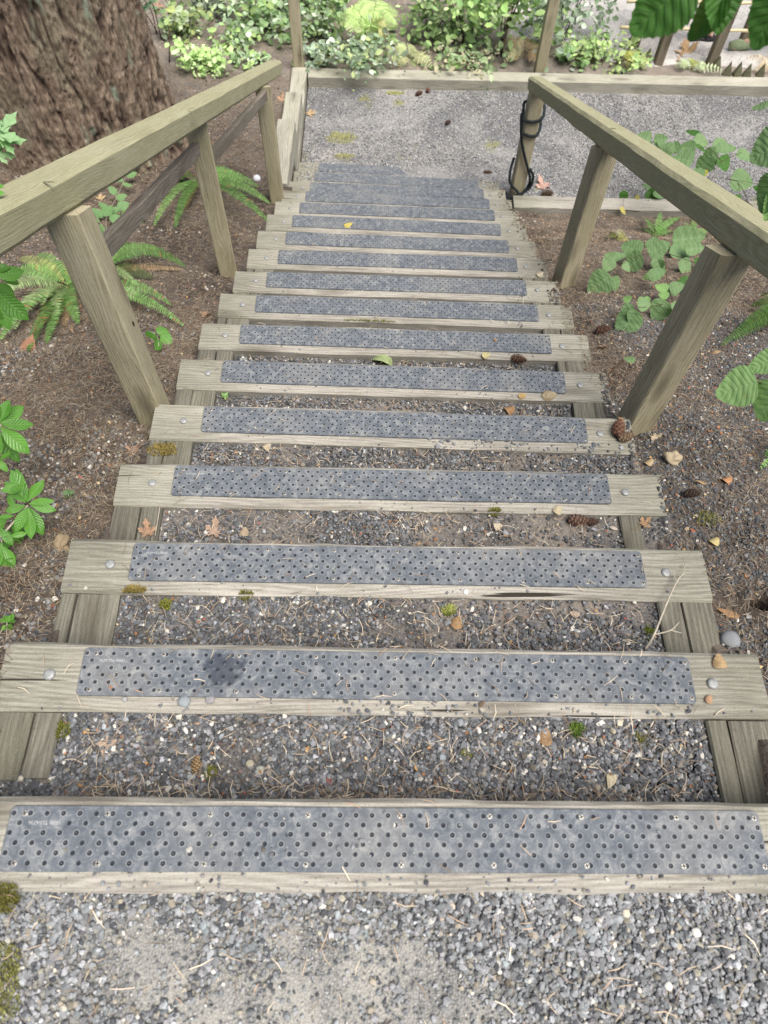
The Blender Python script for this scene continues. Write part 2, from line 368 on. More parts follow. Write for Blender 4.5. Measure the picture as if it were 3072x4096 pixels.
M['hazely'] = leaf_mat('leaf_yellowed', (.42, .38, .05), (.58, .50, .17), (.6, .5, .2), 8, .6, .2, .4, .3, .5)
M['rhodo'] = leaf_mat('glossy_bright_leaf', (.075, .24, .02), (.15, .37, .06), (.30, .52, .18), 9, .30, .5, .6, .25, .1)
M['salal'] = leaf_mat('salal_leaf', (.12, .25, .09), (.21, .35, .15), (.3, .45, .2), 5, .5, .4)
M['maple'] = leaf_mat('pale_maple_leaf', (.22, .40, .17), (.34, .52, .28), (.45, .6, .4), 5, .6, .3)

# soil
def soil_mat():
    N = NT_('needle_litter_soil'); p = N.pos()
    a = N.noise(p, 3.0, 5, .6); b = N.noise(p, 26, 6, .75, .6); c = N.noise(p, 130, 4, .75)
    str1 = N.noise(N.mapping(p, (60, 320, 200)), 1.0, 2, .6, .8); str2 = N.noise(N.mapping(p, (320, 60, 200)), 1.0, 2, .6, .8)
    st = N.math('MAXIMUM', str1, str2)
    col = N.ramp(b, [(.34, (.028, .022, .018)), (.50, (.078, .061, .050)), (.68, (.20, .163, .135))])
    col = N.mix(N.ramp(a, [(.42, 0.0), (.62, .55)]), col, (.25, .21, .175))
    col = N.mix(N.ramp(st, [(.60, 0.0), (.70, .6)]), col, (.30, .215, .155))
    peb = N.vor(p, 85); pc = N.vor(p, 85, 'F1', 'Color'); pm = N.noise(p, 7, 3, .6)
    pf = N.math('MULTIPLY', N.ramp(peb, [(.28, 1.0), (.42, 0.0)]), N.ramp(pm, [(.48, 0.0), (.58, 1.0)]))
    pcol = N.ramp(N.xyz(pc)[0], [(.1, (.07, .075, .085)), (.6, (.17, .175, .18)), (.95, (.38, .36, .32))])
    col = N.mix(N.math('MULTIPLY', pf, .85), col, pcol)
    col = N.mix(N.ramp(c, [(.30, .7), (.5, 0.0)]), col, (.03, .022, .018))
    # open light beyond the landing, put into the soil colour
    s = N.xyz(p); far = N.ramp(N.math('DIVIDE', s[1], 10.0), [(.50, 0.0), (.66, .55)])
    col = N.mix(far, col, N.mix(.45, (.56, .50, .45), col))
    hgt = N.math('ADD', N.math('MULTIPLY', b, 1.0), N.math('MULTIPLY', N.math('ADD', c, N.math('MULTIPLY', pf, .8)), .5))
    return N.done(col, N.bump(hgt, .9, .012), .95)
M['soil'] = soil_mat()
def gravel_mat(name, stone_lo, stone_hi, dust, dusty, scale, dlo, dhi, moss=0.0):
    N = NT_(name); p = N.pos()
    v1 = N.vor(p, scale); c1 = N.xyz(N.vor(p, scale, 'F1', 'Color'))[0]; v2 = N.vor(p, scale*2.3); c2 = N.xyz(N.vor(p, scale*2.3, 'F1', 'Color'))[1]
    mid = tuple((a+b)/2 for a, b in zip(stone_lo, stone_hi))
    col = N.ramp(c1, [(.05, stone_lo), (.55, mid), (.9, stone_hi), (.98, (.6, .58, .54))]); col2 = N.ramp(c2, [(.1, stone_lo), (.9, stone_hi)])
    gap = N.ramp(v1, [(.34, 0.0), (.60, 1.0)]); col = N.mix(gap, col, N.mix(1.0, col2, (.6, .6, .6), 'MULTIPLY'))
    d = N.noise(p, 1.9 if name != 'landing_gravel' else 1.3, 7, .72, .8); fine = N.noise(p, 320, 3, .7); df = N.math('MULTIPLY', N.ramp(d, [(dlo, 0.0), (dhi, 1.0)]), dusty)
    dcol = N.mix(N.ramp(fine, [(.35, 0.0), (.65, 1.0)]), tuple(x*.72 for x in dust), dust); col = N.mix(df, col, dcol)
    if moss:
        mm = N.noise(p, 2.6, 4, .6); mf = N.noise(p, 60, 3, .7); f = N.math('MULTIPLY', N.ramp(mm, [(.63, 0.0), (.70, moss)]), N.ramp(mf, [(.35, .3), (.6, 1.0)]))
        col = N.mix(f, col, (.22, .22, .05))
    col = N.mix(N.ramp(fine, [(.36, .5), (.5, 0.0)]), col, N.mix(1.0, col, (.5, .5, .5), 'MULTIPLY'))
    hgt = N.math('MULTIPLY', N.math('SUBTRACT', N.math('MULTIPLY', fine, .4), v1), N.math('SUBTRACT', 1.0, N.math('MULTIPLY', df, .75)))
    return N.done(col, N.bump(hgt, .9, .006), .92)
M['landing'] = gravel_mat('landing_gravel', (.10, .102, .11), (.36, .36, .37), (.50, .485, .46), .55, 95, .44, .66, .9)
M['upper'] = gravel_mat('upper_path_grit', (.12, .125, .13), (.36, .365, .37), (.385, .375, .345), .92, 230, .36, .56, 0)
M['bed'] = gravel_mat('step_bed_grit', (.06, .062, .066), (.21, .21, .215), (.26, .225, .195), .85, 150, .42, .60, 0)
M['backpath'] = gravel_mat('back_path_gravel', (.38, .37, .37), (.66, .64, .62), (.78, .75, .71), .6, 80, .4, .6, 0)  # stone tones raised to carry the brighter open light back here

# ------------------------------------------------------------------ setting
def grid_mesh(name, xs, ys, fz, mat):
    X, Y = np.meshgrid(xs, ys); Z = fz(X, Y); V = np.stack([X, Y, Z], -1).reshape(-1, 3)
    nx = len(xs); i = np.arange(len(ys)-1)[:, None]*nx+np.arange(nx-1)[None]; F = np.stack([i, i+1, i+nx+1, i+nx], -1).reshape(-1, 4)
    return npmesh(name, V, F, mat)
HP = hit(1645, 1305); HOLE = (HP.x+.004, HP.y)
xs = np.unique(np.round(np.concatenate([[-60, -30, -15, -8, -6], np.arange(-5, 5.01, .033), [6, 8, 15, 30, 60], [-.718, -.712, .797, .803, -.602, -.597], np.arange(HOLE[0]-.06, HOLE[0]+.06, .006)]), 4))
ys = np.unique(np.round(np.concatenate([[-40, -15, -6], np.arange(-2.5, 8.8, .033), [9.5, 11, 14, 20, 30, 60], [.045, .055, 4.62, 4.625], np.arange(HOLE[1]-.05, HOLE[1]+.05, .006)]), 4))
props(link('ground', grid_mesh('ground', xs, ys, h, M['soil'])), kind='structure')
props(link('gravel_landing', grid_mesh('gravel_landing', np.arange(-.615, 5.2, .05), np.arange(4.66, 6.25, .05), lambda x, y: .01*(fbm(x*3, y*3, 3, 5)-.5)-.002, M['landing'])), kind='structure')
props(link('upper_gravel_path', grid_mesh('upper_gravel_path', np.arange(-.72, 1.6, .03), np.arange(-1.6, .045, .03), lambda x, y: 2.4375-.016+TILT*x*.9+.006*(fbm(x*9, y*9, 3, 8)-.5), M['upper'])), kind='structure')
def bp(x, y): return np.where(y < 6.6, -.2, .035+.01*(fbm(x*2, y*2, 3, 31)-.5))
def backpath_mesh():
    xs_ = np.arange(0, 170)*.04; ys_ = np.arange(0, 60)*.04
    X, Y = np.meshgrid(xs_, ys_); 
    XX = 1.15+X+.12*np.sin(Y*3); YY = 6.60+Y+.34*np.clip(1.2-X, 0, 1.2)+.05*np.sin(X*5)
    Z = h(XX, YY)+.012; Z[0] -= .02; Z[:, 0] -= .02
    V = np.stack([XX, YY, Z], -1).reshape(-1, 3); nx = len(xs_); i = np.arange(len(ys_)-1)[:, None]*nx+np.arange(nx-1)[None]
    return npmesh('back_path', V, np.stack([i, i+1, i+nx+1, i+nx], -1).reshape(-1, 4), M['backpath'])
props(link('back_path', backpath_mesh()), kind='structure')
# gravel beds between the timbers
mb = MB()
for k in range(1, NT):
    t = TR[k]; c, s = math.cos(t.rz), math.sin(t.rz); sl = math.tan(t.tl); nx, ny = 44, 9; V = []; F = []
    for j in range(ny):
        for i in range(nx):
            lx = (-.642+1.284*i/(nx-1)) if k > 1 else (-.78+1.422*i/(nx-1))
            if k in (3, 4): lx = -.642+1.43*i/(nx-1)
            ly = -TW+.01-(.345-TW+.01)*j/(ny-1)
            X = t.x+lx*c-ly*s; Y = t.y+lx*s+ly*c
            V.append((X, Y, t.z-RECESS[k]+sl*lx-.020+.012*(float(fbm(X*11, Y*11, 3, 21+k))-.5)-.012*(j > 6)))
    for j in range(ny-1):
        for i in range(nx-1): a = j*nx+i; F.append((a, a+nx, a+nx+1, a+1))
    mb.add(V, F)
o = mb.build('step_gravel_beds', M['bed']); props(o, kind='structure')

# ------------------------------------------------------------------ timbers
def beam_mesh(name, L, w, t, mat, seed=0, bev=.006, wob=.0015, nseg=None, cut0=0, cut1=0):
    "local: x 0..L, y -w/2..w/2, z -t/2..t/2; ends may be cut on a slope (shift of x with z)"
    nseg = nseg or max(6, int(L/.04)); R = random.Random(seed); hw, ht = w/2, t/2
    sec = [(-hw+bev, -ht), (hw-bev, -ht), (hw, -ht+bev), (hw, ht-bev), (hw-bev, ht), (0, ht), (-hw+bev, ht), (-hw, ht-bev), (-hw, -ht+bev)]
    ns = len(sec); V = []; F = []
    for i in range(nseg+1):
        x = L*i/nseg
        for j, (y, z) in enumerate(sec):
            n1 = (float(vn(x*9+seed*7.3, j*1.7+seed))-.5)*2*wob; n2 = (float(vn(x*7+seed*3.1, j*2.9+50+seed))-.5)*2*wob
            e = 0
            if i == 0: e = cut0*z
            if i == nseg: e = cut1*z
            sx = .996 if i in (0, nseg) else 1
            V.append((x+e, y*sx+n1, z*sx+n2))
    for i in range(nseg):
        for j in range(ns):
            a = i*ns+j; b = i*ns+(j+1) % ns; F.append((a, a+ns, b+ns, b))
    F.append(tuple(range(ns))); F.append(tuple(range(nseg*ns, (nseg+1)*ns))[::-1])
    me = npmesh(name, V, F, mat, smooth=False); return me
def bolt_mesh(r=.0115, hgt=.004):
    V = [(0, 0, hgt)]; F = []; n = 14
    for i, (rr, zz) in enumerate(((r*.55, hgt*.97), (r*.9, hgt*.7), (r, hgt*.2), (r, -.004))):
        for j in range(n): a = 2*PI*j/n; V.append((rr*math.cos(a), rr*math.sin(a), zz))
    for j in range(n): F.append((0, 1+j, 1+(j+1) % n))
    for i in range(3):
        for j in range(n): F.append((1+i*n+j, 1+(i+1)*n+j, 1+(i+1)*n+(j+1) % n, 1+i*n+(j+1) % n))
    return npmesh('bolt', V, F, M['bolt'])
BOLT = bolt_mesh()
def screw_mesh():
    V = []; F = []; n = 10; r = .0050
    for rr, zz in ((r, -.002), (r, .0004), (r*.8, .0010)):
        for j in range(n): a = 2*PI*j/n; V.append((rr*math.cos(a), rr*math.sin(a), zz))
    V.append((0, 0, .0012))
    mi = []
    for i in range(2):
        for j in range(n): F.append((i*n+j, i*n+(j+1) % n, (i+1)*n+(j+1) % n, (i+1)*n+j)); mi.append(0)
    for j in range(n): F.append((2*n+j, 2*n+(j+1) % n, 3*n)); mi.append(0)
    for a in (0, PI/2):
        c, s = math.cos(a+.4), math.sin(a+.4); l, w = .0034, .0008; b = len(V)
        for p, q in ((-l, -w), (l, -w), (l, w), (-l, w)): V.append((p*c-q*s, p*s+q*c, .0015+a*.0001))
        F.append((b, b+1, b+2, b+3)); mi.append(1)
    return npmesh('screw', V, F, None, mats=[M['screw'], M['screwdark']], mi=mi, smooth=False)
SCREW = screw_mesh()
def rubber_mesh(seed):
    Lm, Wm, th, r = 1.239, .097, .004, .009; out = []
    for cx, cy, a0 in ((Lm-r, -r, 0), (r, -r, 90), (r, -Wm+r, 180), (Lm-r, -Wm+r, 270)):
        for j in range(6): a = math.radians(a0+j*18); out.append((cx+r*math.cos(a), cy+r*math.sin(a)))
    # densify long edges with a slight unevenness
    pts = []
    for i, p in enumerate(out):
        q = out[(i+1) % len(out)]; L = math.dist(p, q); n = max(1, int(L/.06))
        for j in range(n): f = j/n; x = p[0]+(q[0]-p[0])*f; y = p[1]+(q[1]-p[1])*f; pts.append((x, y+(float(vn(x*5, seed*3.3))-.5)*.0016))
    n = len(pts); ring = lambda s, z: [(Lm/2+(x-Lm/2)*(1-s/Lm*2), -Wm/2+(y+Wm/2)*(1-s/Wm*2), z) for x, y in pts]
    V = ring(0, -.003)+ring(0, th-.0012)+ring(.0012, th); F = []
    for i in range(2):
        for j in range(n): F.append((i*n+j, i*n+(j+1) % n, (i+1)*n+(j+1) % n, (i+1)*n+j))
    F.append(tuple(range(2*n, 3*n)))
    return npmesh('rubber_mat', V, F, M['rubber'], smooth=False)
SX = [.018, .151, .310, .468, .625, .782, .938, 1.094, 1.224]
ordn = 'topmost second third fourth fifth sixth seventh eighth ninth tenth eleventh twelfth thirteenth fourteenth fifteenth sixteenth bottom'.split()
extra = ['its pale edges dusted with stray gravel', 'a dark wet patch on its rubber mat', 'a forked pale twig across its right end', 'its right end split by long dry cracks',
    'pine cones lying on its right end', 'sweeping knotty grain along its near edge', 'its mat thick with pale dust', 'its near edge chipped along the gravel', 'the right end crusted with pale lichen', 'a dark gap under its near edge',
    'a thin shadow line below its near edge', 'a tiny yellow leaf on its mat', 'pressed close behind the next board', 'dark greenish ends, beside the left foot post', 'a dark scar on its bleached left end', 'its left end butting the lowest side beam', 'meeting the gravel landing']
MATOFF = {}
for k in range(NT):
    t = TR[k]
    base = Matrix.Translation((t.x, t.y, t.z)) @ Matrix.Rotation(t.rz, 4, 'Z') @ Matrix.Rotation(-t.tl, 4, 'Y')
    root = empty('timber_step', (t.x, t.y, t.z), ('%s timber step of the flight, %s' % (ordn[k], extra[k])), 'step', 'timber steps with rubber mats')
    Lk = 1.55 if k else 1.62
    link('timber', beam_mesh('timber', Lk, TW, .142, M['tread'], 10+k, .0075, .0026), root, base @ Matrix.Translation((-Lk/2, -TW/2, -.0715)))
    mx = (-.6195+.003*math.sin(k*2.1)) if k else -.613
    mt = link('rubber_mat', rubber_mesh(k), root, base @ Matrix.Translation((mx-.0, -.012 if k else -.014, .0025)) @ Matrix.Rotation(.001*math.sin(k*5), 4, 'Z'))
    if k == 1: mt['label'] = 'blue grey rubber mat with dark wet patch'
    if k < 11:
        for i, x in enumerate(SX):
            for y in (-.0120, -.0120-5*.0146):
                jx = x+(.008*(i not in (0, 8)))*math.sin(k*3+i+y*90) 
                if y > -.02: jx += 0
                so = bpy.data.objects.new('screw', SCREW); C.objects.link(so); so.parent = mt; so.location = (jx+.006, y-.0006, .0042); so.rotation_euler = (0, 0, i*1.3+k)
    if k in (0, 1, 2, 3):
        for txt, sz in (('(800) 733-6736', .0082),):
            cu = bpy.data.curves.new('embossed_number', 'FONT'); cu.body = txt; cu.size = sz; cu.extrude = .0003; cu.align_x = 'CENTER'; cu.align_y = 'CENTER'; cu.resolution_u = 2
            cu.materials.append(M['rubber_text'] if 'rubber_text' in M else M.setdefault('rubber_text', flat('worn_raised_rubber', (.38, .39, .40), .7, .3, 0, 0, .3, 200)))
            to = bpy.data.objects.new('tmp_text', cu); C.objects.link(to); bpy.context.view_layer.update()
            tm = bpy.data.meshes.new_from_object(to.evaluated_get(bpy.context.evaluated_depsgraph_get())); bpy.data.objects.remove(to)
            to = bpy.data.objects.new('embossed_number', tm); C.objects.link(to); to.parent = mt; to.location = (.058, -.0262, .0042); to.rotation_euler = (0, 0, PI)
    for bx in (-.675, .668):
        b = link('bolt', BOLT, root, base @ Matrix.Translation((bx+.004*math.sin(k*4), -.068, .002)) @ Matrix.Rotation(k, 4, 'Z'))
    if k > 0:
        for s in (-1, 1):
            if (k, s) == (4, 1): continue
            ln = .205 if (k, s) != (1, -1) else .125; wd = .138; wx = 0
            if (k, s) == (3, 1): wd = .060; wx = -.078
            f = .42+.16*math.sin(k*2.7+s); pcs = [(wd*f, -1), (wd*(1-f), 1)] if wd > .1 else [(wd, 0)]
            for pw, sg in pcs:
                cxx = s*(HL-wd/2)+wx+(0 if sg == 0 else sg*(wd-pw)/2)
                link('side_block', beam_mesh('side_block', ln-.004*(sg > 0), pw-.003, .130, M['block'], 70+k*4+s+sg, .004, .0016), root,
                     base @ Matrix.Translation((cxx, -TW-.002, -.005-.065-.0025*(sg > 0))) @ Matrix.Rotation(-PI/2, 4, 'Z'))
# wet patch on step 1's mat: a film on the rubber
def blob(name, cx, cy, rx, ry, mat, parent, Mx, seed=0, z=0.0, irr=.35):
    V = [(cx, cy, z)]; n = 40
    for j in range(n):
        a = 2*PI*j/n; r = 1+irr*2*(float(fbm(math.cos(a)*1.5+seed, math.sin(a)*1.5+seed, 3, seed))-.5)*1.6; V.append((cx+rx*r*math.cos(a), cy+ry*r*math.sin(a), z))
    return link(name, npmesh(name, V, [(0, 1+j, 1+(j+1) % n) for j in range(n)], mat), parent, Mx)
step1 = [o for o in C.objects if o.name.startswith('timber_step')][1]; mat1 = [c for c in step1.children if c.name.startswith('rubber_mat')][0]
mat1.data.materials[0] = mat_rubber(True)
# ------------------------------------------------------------------ handrails
def member(name, p0, p1, w, t, mat, parent, up=(0, 0, 1), seed=0, bev=.006, cut0=0, cut1=0, wob=.0012):
    p0 = Vector(p0); p1 = Vector(p1); L = (p1-p0).length
    return link(name, beam_mesh(name, L, w, t, mat, seed, bev, wob, None, cut0, cut1), parent, frame(p1-p0, up, p0))
def post(p, ztop, w, parent, slope, seed, zb=-.35, d=None, rz=0.0, name='post', mat=None):
    "vertical post; its top cut parallel to the rail"
    x, y, z = p; L = ztop-(z+zb)
    me = beam_mesh(name, L, w, d or w, mat or M['post'], seed, .005, .001, None, 0, 0)
    o = link(name, me, parent, frame((0, 0, 1), (math.sin(rz), -math.cos(rz), 0), (x, y, z+zb)))
    # local z points to -y: slope the top ring
    if slope:
        n = len(me.vertices)
        for v in me.vertices[n-9:]: v.co.x += slope*v.co.z
    return o
# left rail: inner lower edge x = -.721 + .018(y-1.4), z = 2.571 - .4915 (y-1.4)
def Lx(y): return -.721+.018*(y-1.4)
def Lz(y): return 2.571-.4915*(y-1.4)
def Rx(y): return .890+.033*(y-1.44)
def Rz(y): return 2.462-.4835*(y-1.44)
RTH = .086; RWD = .094
sl = math.atan(.4915); offn = RTH/2/math.cos(sl)
L = empty('handrail', (-.75, 1.4, 1.8), 'left wooden handrail with three posts and two dark diagonal braces', 'handrail', 'wooden handrails either side of the steps')
y0, y1 = .20, 4.93
member('rail', (Lx(y0)-RWD/2, y0, Lz(y0)+offn), (Lx(y1)-RWD/2, y1, Lz(y1)+offn), RWD, RTH, M['rail'], L, seed=3, bev=.013, wob=.0016)
PL = [(-.742, 1.449, 1.77, 0), (-.772, 2.885, 1.0, .22), (-.680, 4.18, .46, .1)]
for i, (x, y, z, rz) in enumerate(PL): post((x, y, z), Lz(y)+.004, .090, L, .49, 20+i, rz=rz)
def brace(pa, pb, parent, seed): member('brace', pa, pb, .030, .052, M['brace'], parent, up=(0, .5, 1), seed=seed, bev=.002)
bt = aty(424, 322, 2.80); bb = aty(215, 548, 1.53); brace(bt, bb+(bb-bt).normalized()*.03, L, 31)
bt = aty(572, 205, 4.09); bb = aty(452, 345, 2.97); brace(bt, bb+(bb-bt).normalized()*.03, L, 32)
R_ = empty('handrail', (.93, 1.44, 1.8), 'right wooden handrail with three posts and no braces', 'handrail', 'wooden handrails either side of the steps')
y0, y1 = .20, 4.90
member('rail', (Rx(y0)+RWD/2, y0, Rz(y0)+offn), (Rx(y1)+RWD/2, y1, Rz(y1)+offn), RWD, RTH, M['rail'], R_, seed=5, bev=.013, wob=.0016)
PR = [(.903, 1.478, 1.76, .10), (.985, 2.895, .98, .30), (1.062, 4.82, 0.02, .02)]
for i, (x, y, z, rz) in enumerate(PR): post((x, y, z), Rz(y)+.004, .092 if i < 2 else .096, R_, .49, 26+i, rz=rz)
M['knot'] = flat('dark_knot', (.05, .035, .022), .8, .2, 0, .4, .4, 120)
def disc(name, p, nrm, rx, ry, mat, parent, up=(0, 0, 1), seed=0):
    Mx = frame(Vector(up).cross(Vector(nrm)), nrm, p); return blob(name, 0, 0, rx, ry, mat, parent, Mx, seed, 0, .2)
# knots / bolt holes on rails and posts
k1 = empty
disc('knot', (-.742+.0456, 1.46, 2.16), (1, 0, 0), .007, .014, M['knot'], L, seed=4)
def on_rail(side, u, v):
    "point on the rail's top face"
    nrm = Vector((0, .4915, 1)).normalized() if side < 0 else Vector((0, .4835, 1)).normalized()
    z0 = (Lz(1.4) if side < 0 else Rz(1.4)) + RTH/math.cos(sl)+.0012; p0 = Vector((0, 1.4, z0)); d = Vector(ray(u, v)); t = (p0-Vector(CAM)).dot(nrm)/d.dot(nrm)
    return Vector(CAM)+d*t, nrm
for side, u, v in ((-1, 105, 393), (-1, 414, 234), (-1, 566, 155), (1, 1162, 180), (1, 1325, 277), (1, 1556, 477)):
    p, nrm = on_rail(side, u, v); disc('screw_head', p, nrm, .013, .0045, M['knot'], L if side < 0 else R_, up=(0, 1, -.5), seed=int(u) % 9)

# rope
def rope_mesh(pts, r, mb):
    P = spline(pts, 14); n = len(P); seg = 12; V = []; F = []; a = None; dist = 0
    for i, p in enumerate(P):
        t = (P[min(i+1, n-1)]-P[max(i-1, 0)]).normalized()
        if a is None: a = t.cross(Vector((.3, .2, 1))).normalized()
        a = (a-t*a.dot(t)).normalized(); b = t.cross(a); dist += (p-P[i-1]).length if i else 0
        for j in range(seg):
            g = 2*PI*j/seg; rr = r*(.78+.28*abs(math.cos(1.5*(g-dist*150)))); V.append(p+(a*math.cos(g)+b*math.sin(g))*rr)
    for i in range(n-1):
        for j in range(seg): F.append((i*seg+j, i*seg+(j+1) % seg, (i+1)*seg+(j+1) % seg, (i+1)*seg+j))
    F += [tuple(range(seg))[::-1], tuple(range((n-1)*seg, n*seg))]; mb.add(V, F)
px, py = 1.062, 4.82; x0, x1, yf, yb = px-.058, px+.058, py-.058, py+.058
mb = MB()
rope_mesh([(x0-.03, yf-.02, .655), (x0-.006, yf, .66), (px, yf-.004, .655), (x1, yf, .68), (x1+.014, py, .72), (x1-.01, yb, .73), (px, yb+.004, .73), (x0, yb, .72), (x0-.012, py, .70), (x0-.012, yf-.006, .63), (x0-.008, yf-.008, .58), (x0+.02, yf-.006, .565), (px, yf-.004, .55), (x1-.01, yf-.002, .56), (x1+.012, py-.01, .60), (x1, yb, .63), (px, yb+.004, .64), (x0, yb, .64), (x0-.014, py, .63), (x0-.012, yf-.01, .60), (x0+.004, yf-.012, .52), (x0+.04, yf-.012, .42), (x1-.025, yf-.012, .30), (x1+.006, yf-.01, .22), (x1+.012, yf+.01, .15), (px+.04, yf-.01, .10), (px, yf-.02, .07), (px-.05, yf-.03, .05)], .0100, mb)
rope_mesh([(x1-.01, yf-.012, .30), (x1+.026, yf-.012, .24), (x1+.022, yf-.014, .15), (px+.02, yf-.016, .09), (x0-.0, yf-.02, .06), (x0-.045, yf-.02, .04), (x0-.055, yf+.02, .05), (x0-.02, yf+.05, .04)], .0100, mb)
rope_mesh([(x0-.004, yb-.02, .31), (x0-.028, yf+.02, .26), (x0-.018, yf-.012, .18), (px-.01, yf-.018, .11), (px+.035, yf-.03, .06), (px+.06, yf-.04, .05)], .0100, mb)
rope_mesh([(x0-.013, yf-.014, .68), (x0-.02, yf-.018, .63), (x0-.012, yf-.02, .58), (x0-.001, yf-.018, .55)], .010, mb)
props(mb.build('rope', M['rope']), 'black twisted rope wound around the far right handrail post', 'rope')

# ------------------------------------------------------------------ border timbers and back posts
def btimber(p0, p1, w, t, label, seed, mat='border', name='border_timber', cat='timber', cut1=0):
    o = member(name, p0, p1, w, t, M[mat], None, seed=seed, bev=.006, wob=.002); props(o, label, cat, 'squared timbers edging the landing'); return o
btimber((-.700, 4.40, .325), (-.690, 5.12, .325), .130, .15, 'top side beam left of the bottom steps, nearest of the three stepped beams', 41)
btimber((-.694, 4.90, .178), (-.690, 5.70, .178), .130, .145, 'middle stepped side beam left of the landing, dotted with pale nail heads', 42)
btimber((-.694, 4.98, .030), (-.690, 6.312, .030), .130, .13, 'lowest side beam along the left edge of the landing, under the back post', 43)
btimber((-.612, 6.250, .026), (3.95, 6.272, .026), .128, .13, 'long pale beam along the far edge of the gravel landing', 44)
btimber((1.022, 4.672, .020), (4.2, 4.655, .020), .132, .13, 'beam edging the near side of the landing, right of the steps', 45, 'tread')
for u, v, lab, sd, w in ((645, 146, 'slim back post standing at the left end of the far landing beam', 51, .086), (1168, 156, 'slim back post behind the middle of the far landing beam', 52, .088)):
    p = atz(u, v, .09); p.y += .045
    if sd == 52: p.y += .02
    o = post((p.x, p.y, 0), 1.15, w, None, 0, sd, zb=-.2, name='back_post', mat=M['post']); props(o, lab, 'post', 'slim posts beyond the landing')

# ------------------------------------------------------------------ far fence, stakes
fence = empty('fence', (2.7, 6.7, 0), 'low far fence of square posts joined by two pale bamboo poles', 'fence')
for u, v, zt, sd in ((1417, 134, 1.0, 61), (1528, 144, 1.0, 62), (1363, 104, 1.0, 63), (1594, 108, 1.0, 64)):
    p = atz(u, v, .02); post((p.x+.03, p.y+.03, 0), zt, .078, fence, 0, sd, zb=-.15, mat=M['farpost'])
for (a, b, z) in (((1340, 59), (1720, 70), .245), ((1355, 3), (1760, 9), .46)):
    mb = MB(); pa = aty(*a, 6.745); pb = aty(*b, 6.76); pts = [pa.lerp(pb, i/12)+Vector((0, 0, .004*math.sin(i*1.7))) for i in range(13)]
    tube(mb, pts, [.013+.0015*(i % 3 == 0) for i in range(13)], 8); mb.build('bamboo_pole', M['bamboo'], fence)
for i, (u, v) in enumerate(((1253, 126), (1283, 130), (1338, 142), (1376, 143), (1397, 132), (1545, 150), (1569, 162), (1590, 163), (1611, 166), (1352, 128), (1640, 166))):
    p = atz(u, v, .02); w, hh, th = .034, .115, .022
    V = [(-w, -th, -.06), (w, -th, -.06), (w, th, -.06), (-w, th, -.06), (-w, -th, .02), (w, -th, .02), (w, th, .02), (-w, th, .02), (0, -th*.4, hh), (0, th*.4, hh)]
    F = [(0, 1, 5, 4), (1, 2, 6, 5), (2, 3, 7, 6), (3, 0, 4, 7), (4, 5, 8), (6, 7, 9), (5, 6, 9, 8), (7, 4, 8, 9)]
    side = ['leftmost, by the bush', 'second from the left, by the bush', 'left of the near fence post', 'between the yellow weed and fence post', 'just behind the near fence post', 'just right of the second near fence post', 'well right of the second fence post', 'third from the right end', 'second from the right end', 'beside the yellow weed', 'last at the right end'][i]
    o = link('pointed_stake', npmesh('pointed_stake', V, F, M['stake'], smooth=False), None, Matrix.Translation(p) @ Matrix.Rotation(.25*math.sin(i*3), 4, 'Z'))
    props(o, 'short pointed edging stake, %s' % side, 'stake', 'pointed stakes of the far path edging')

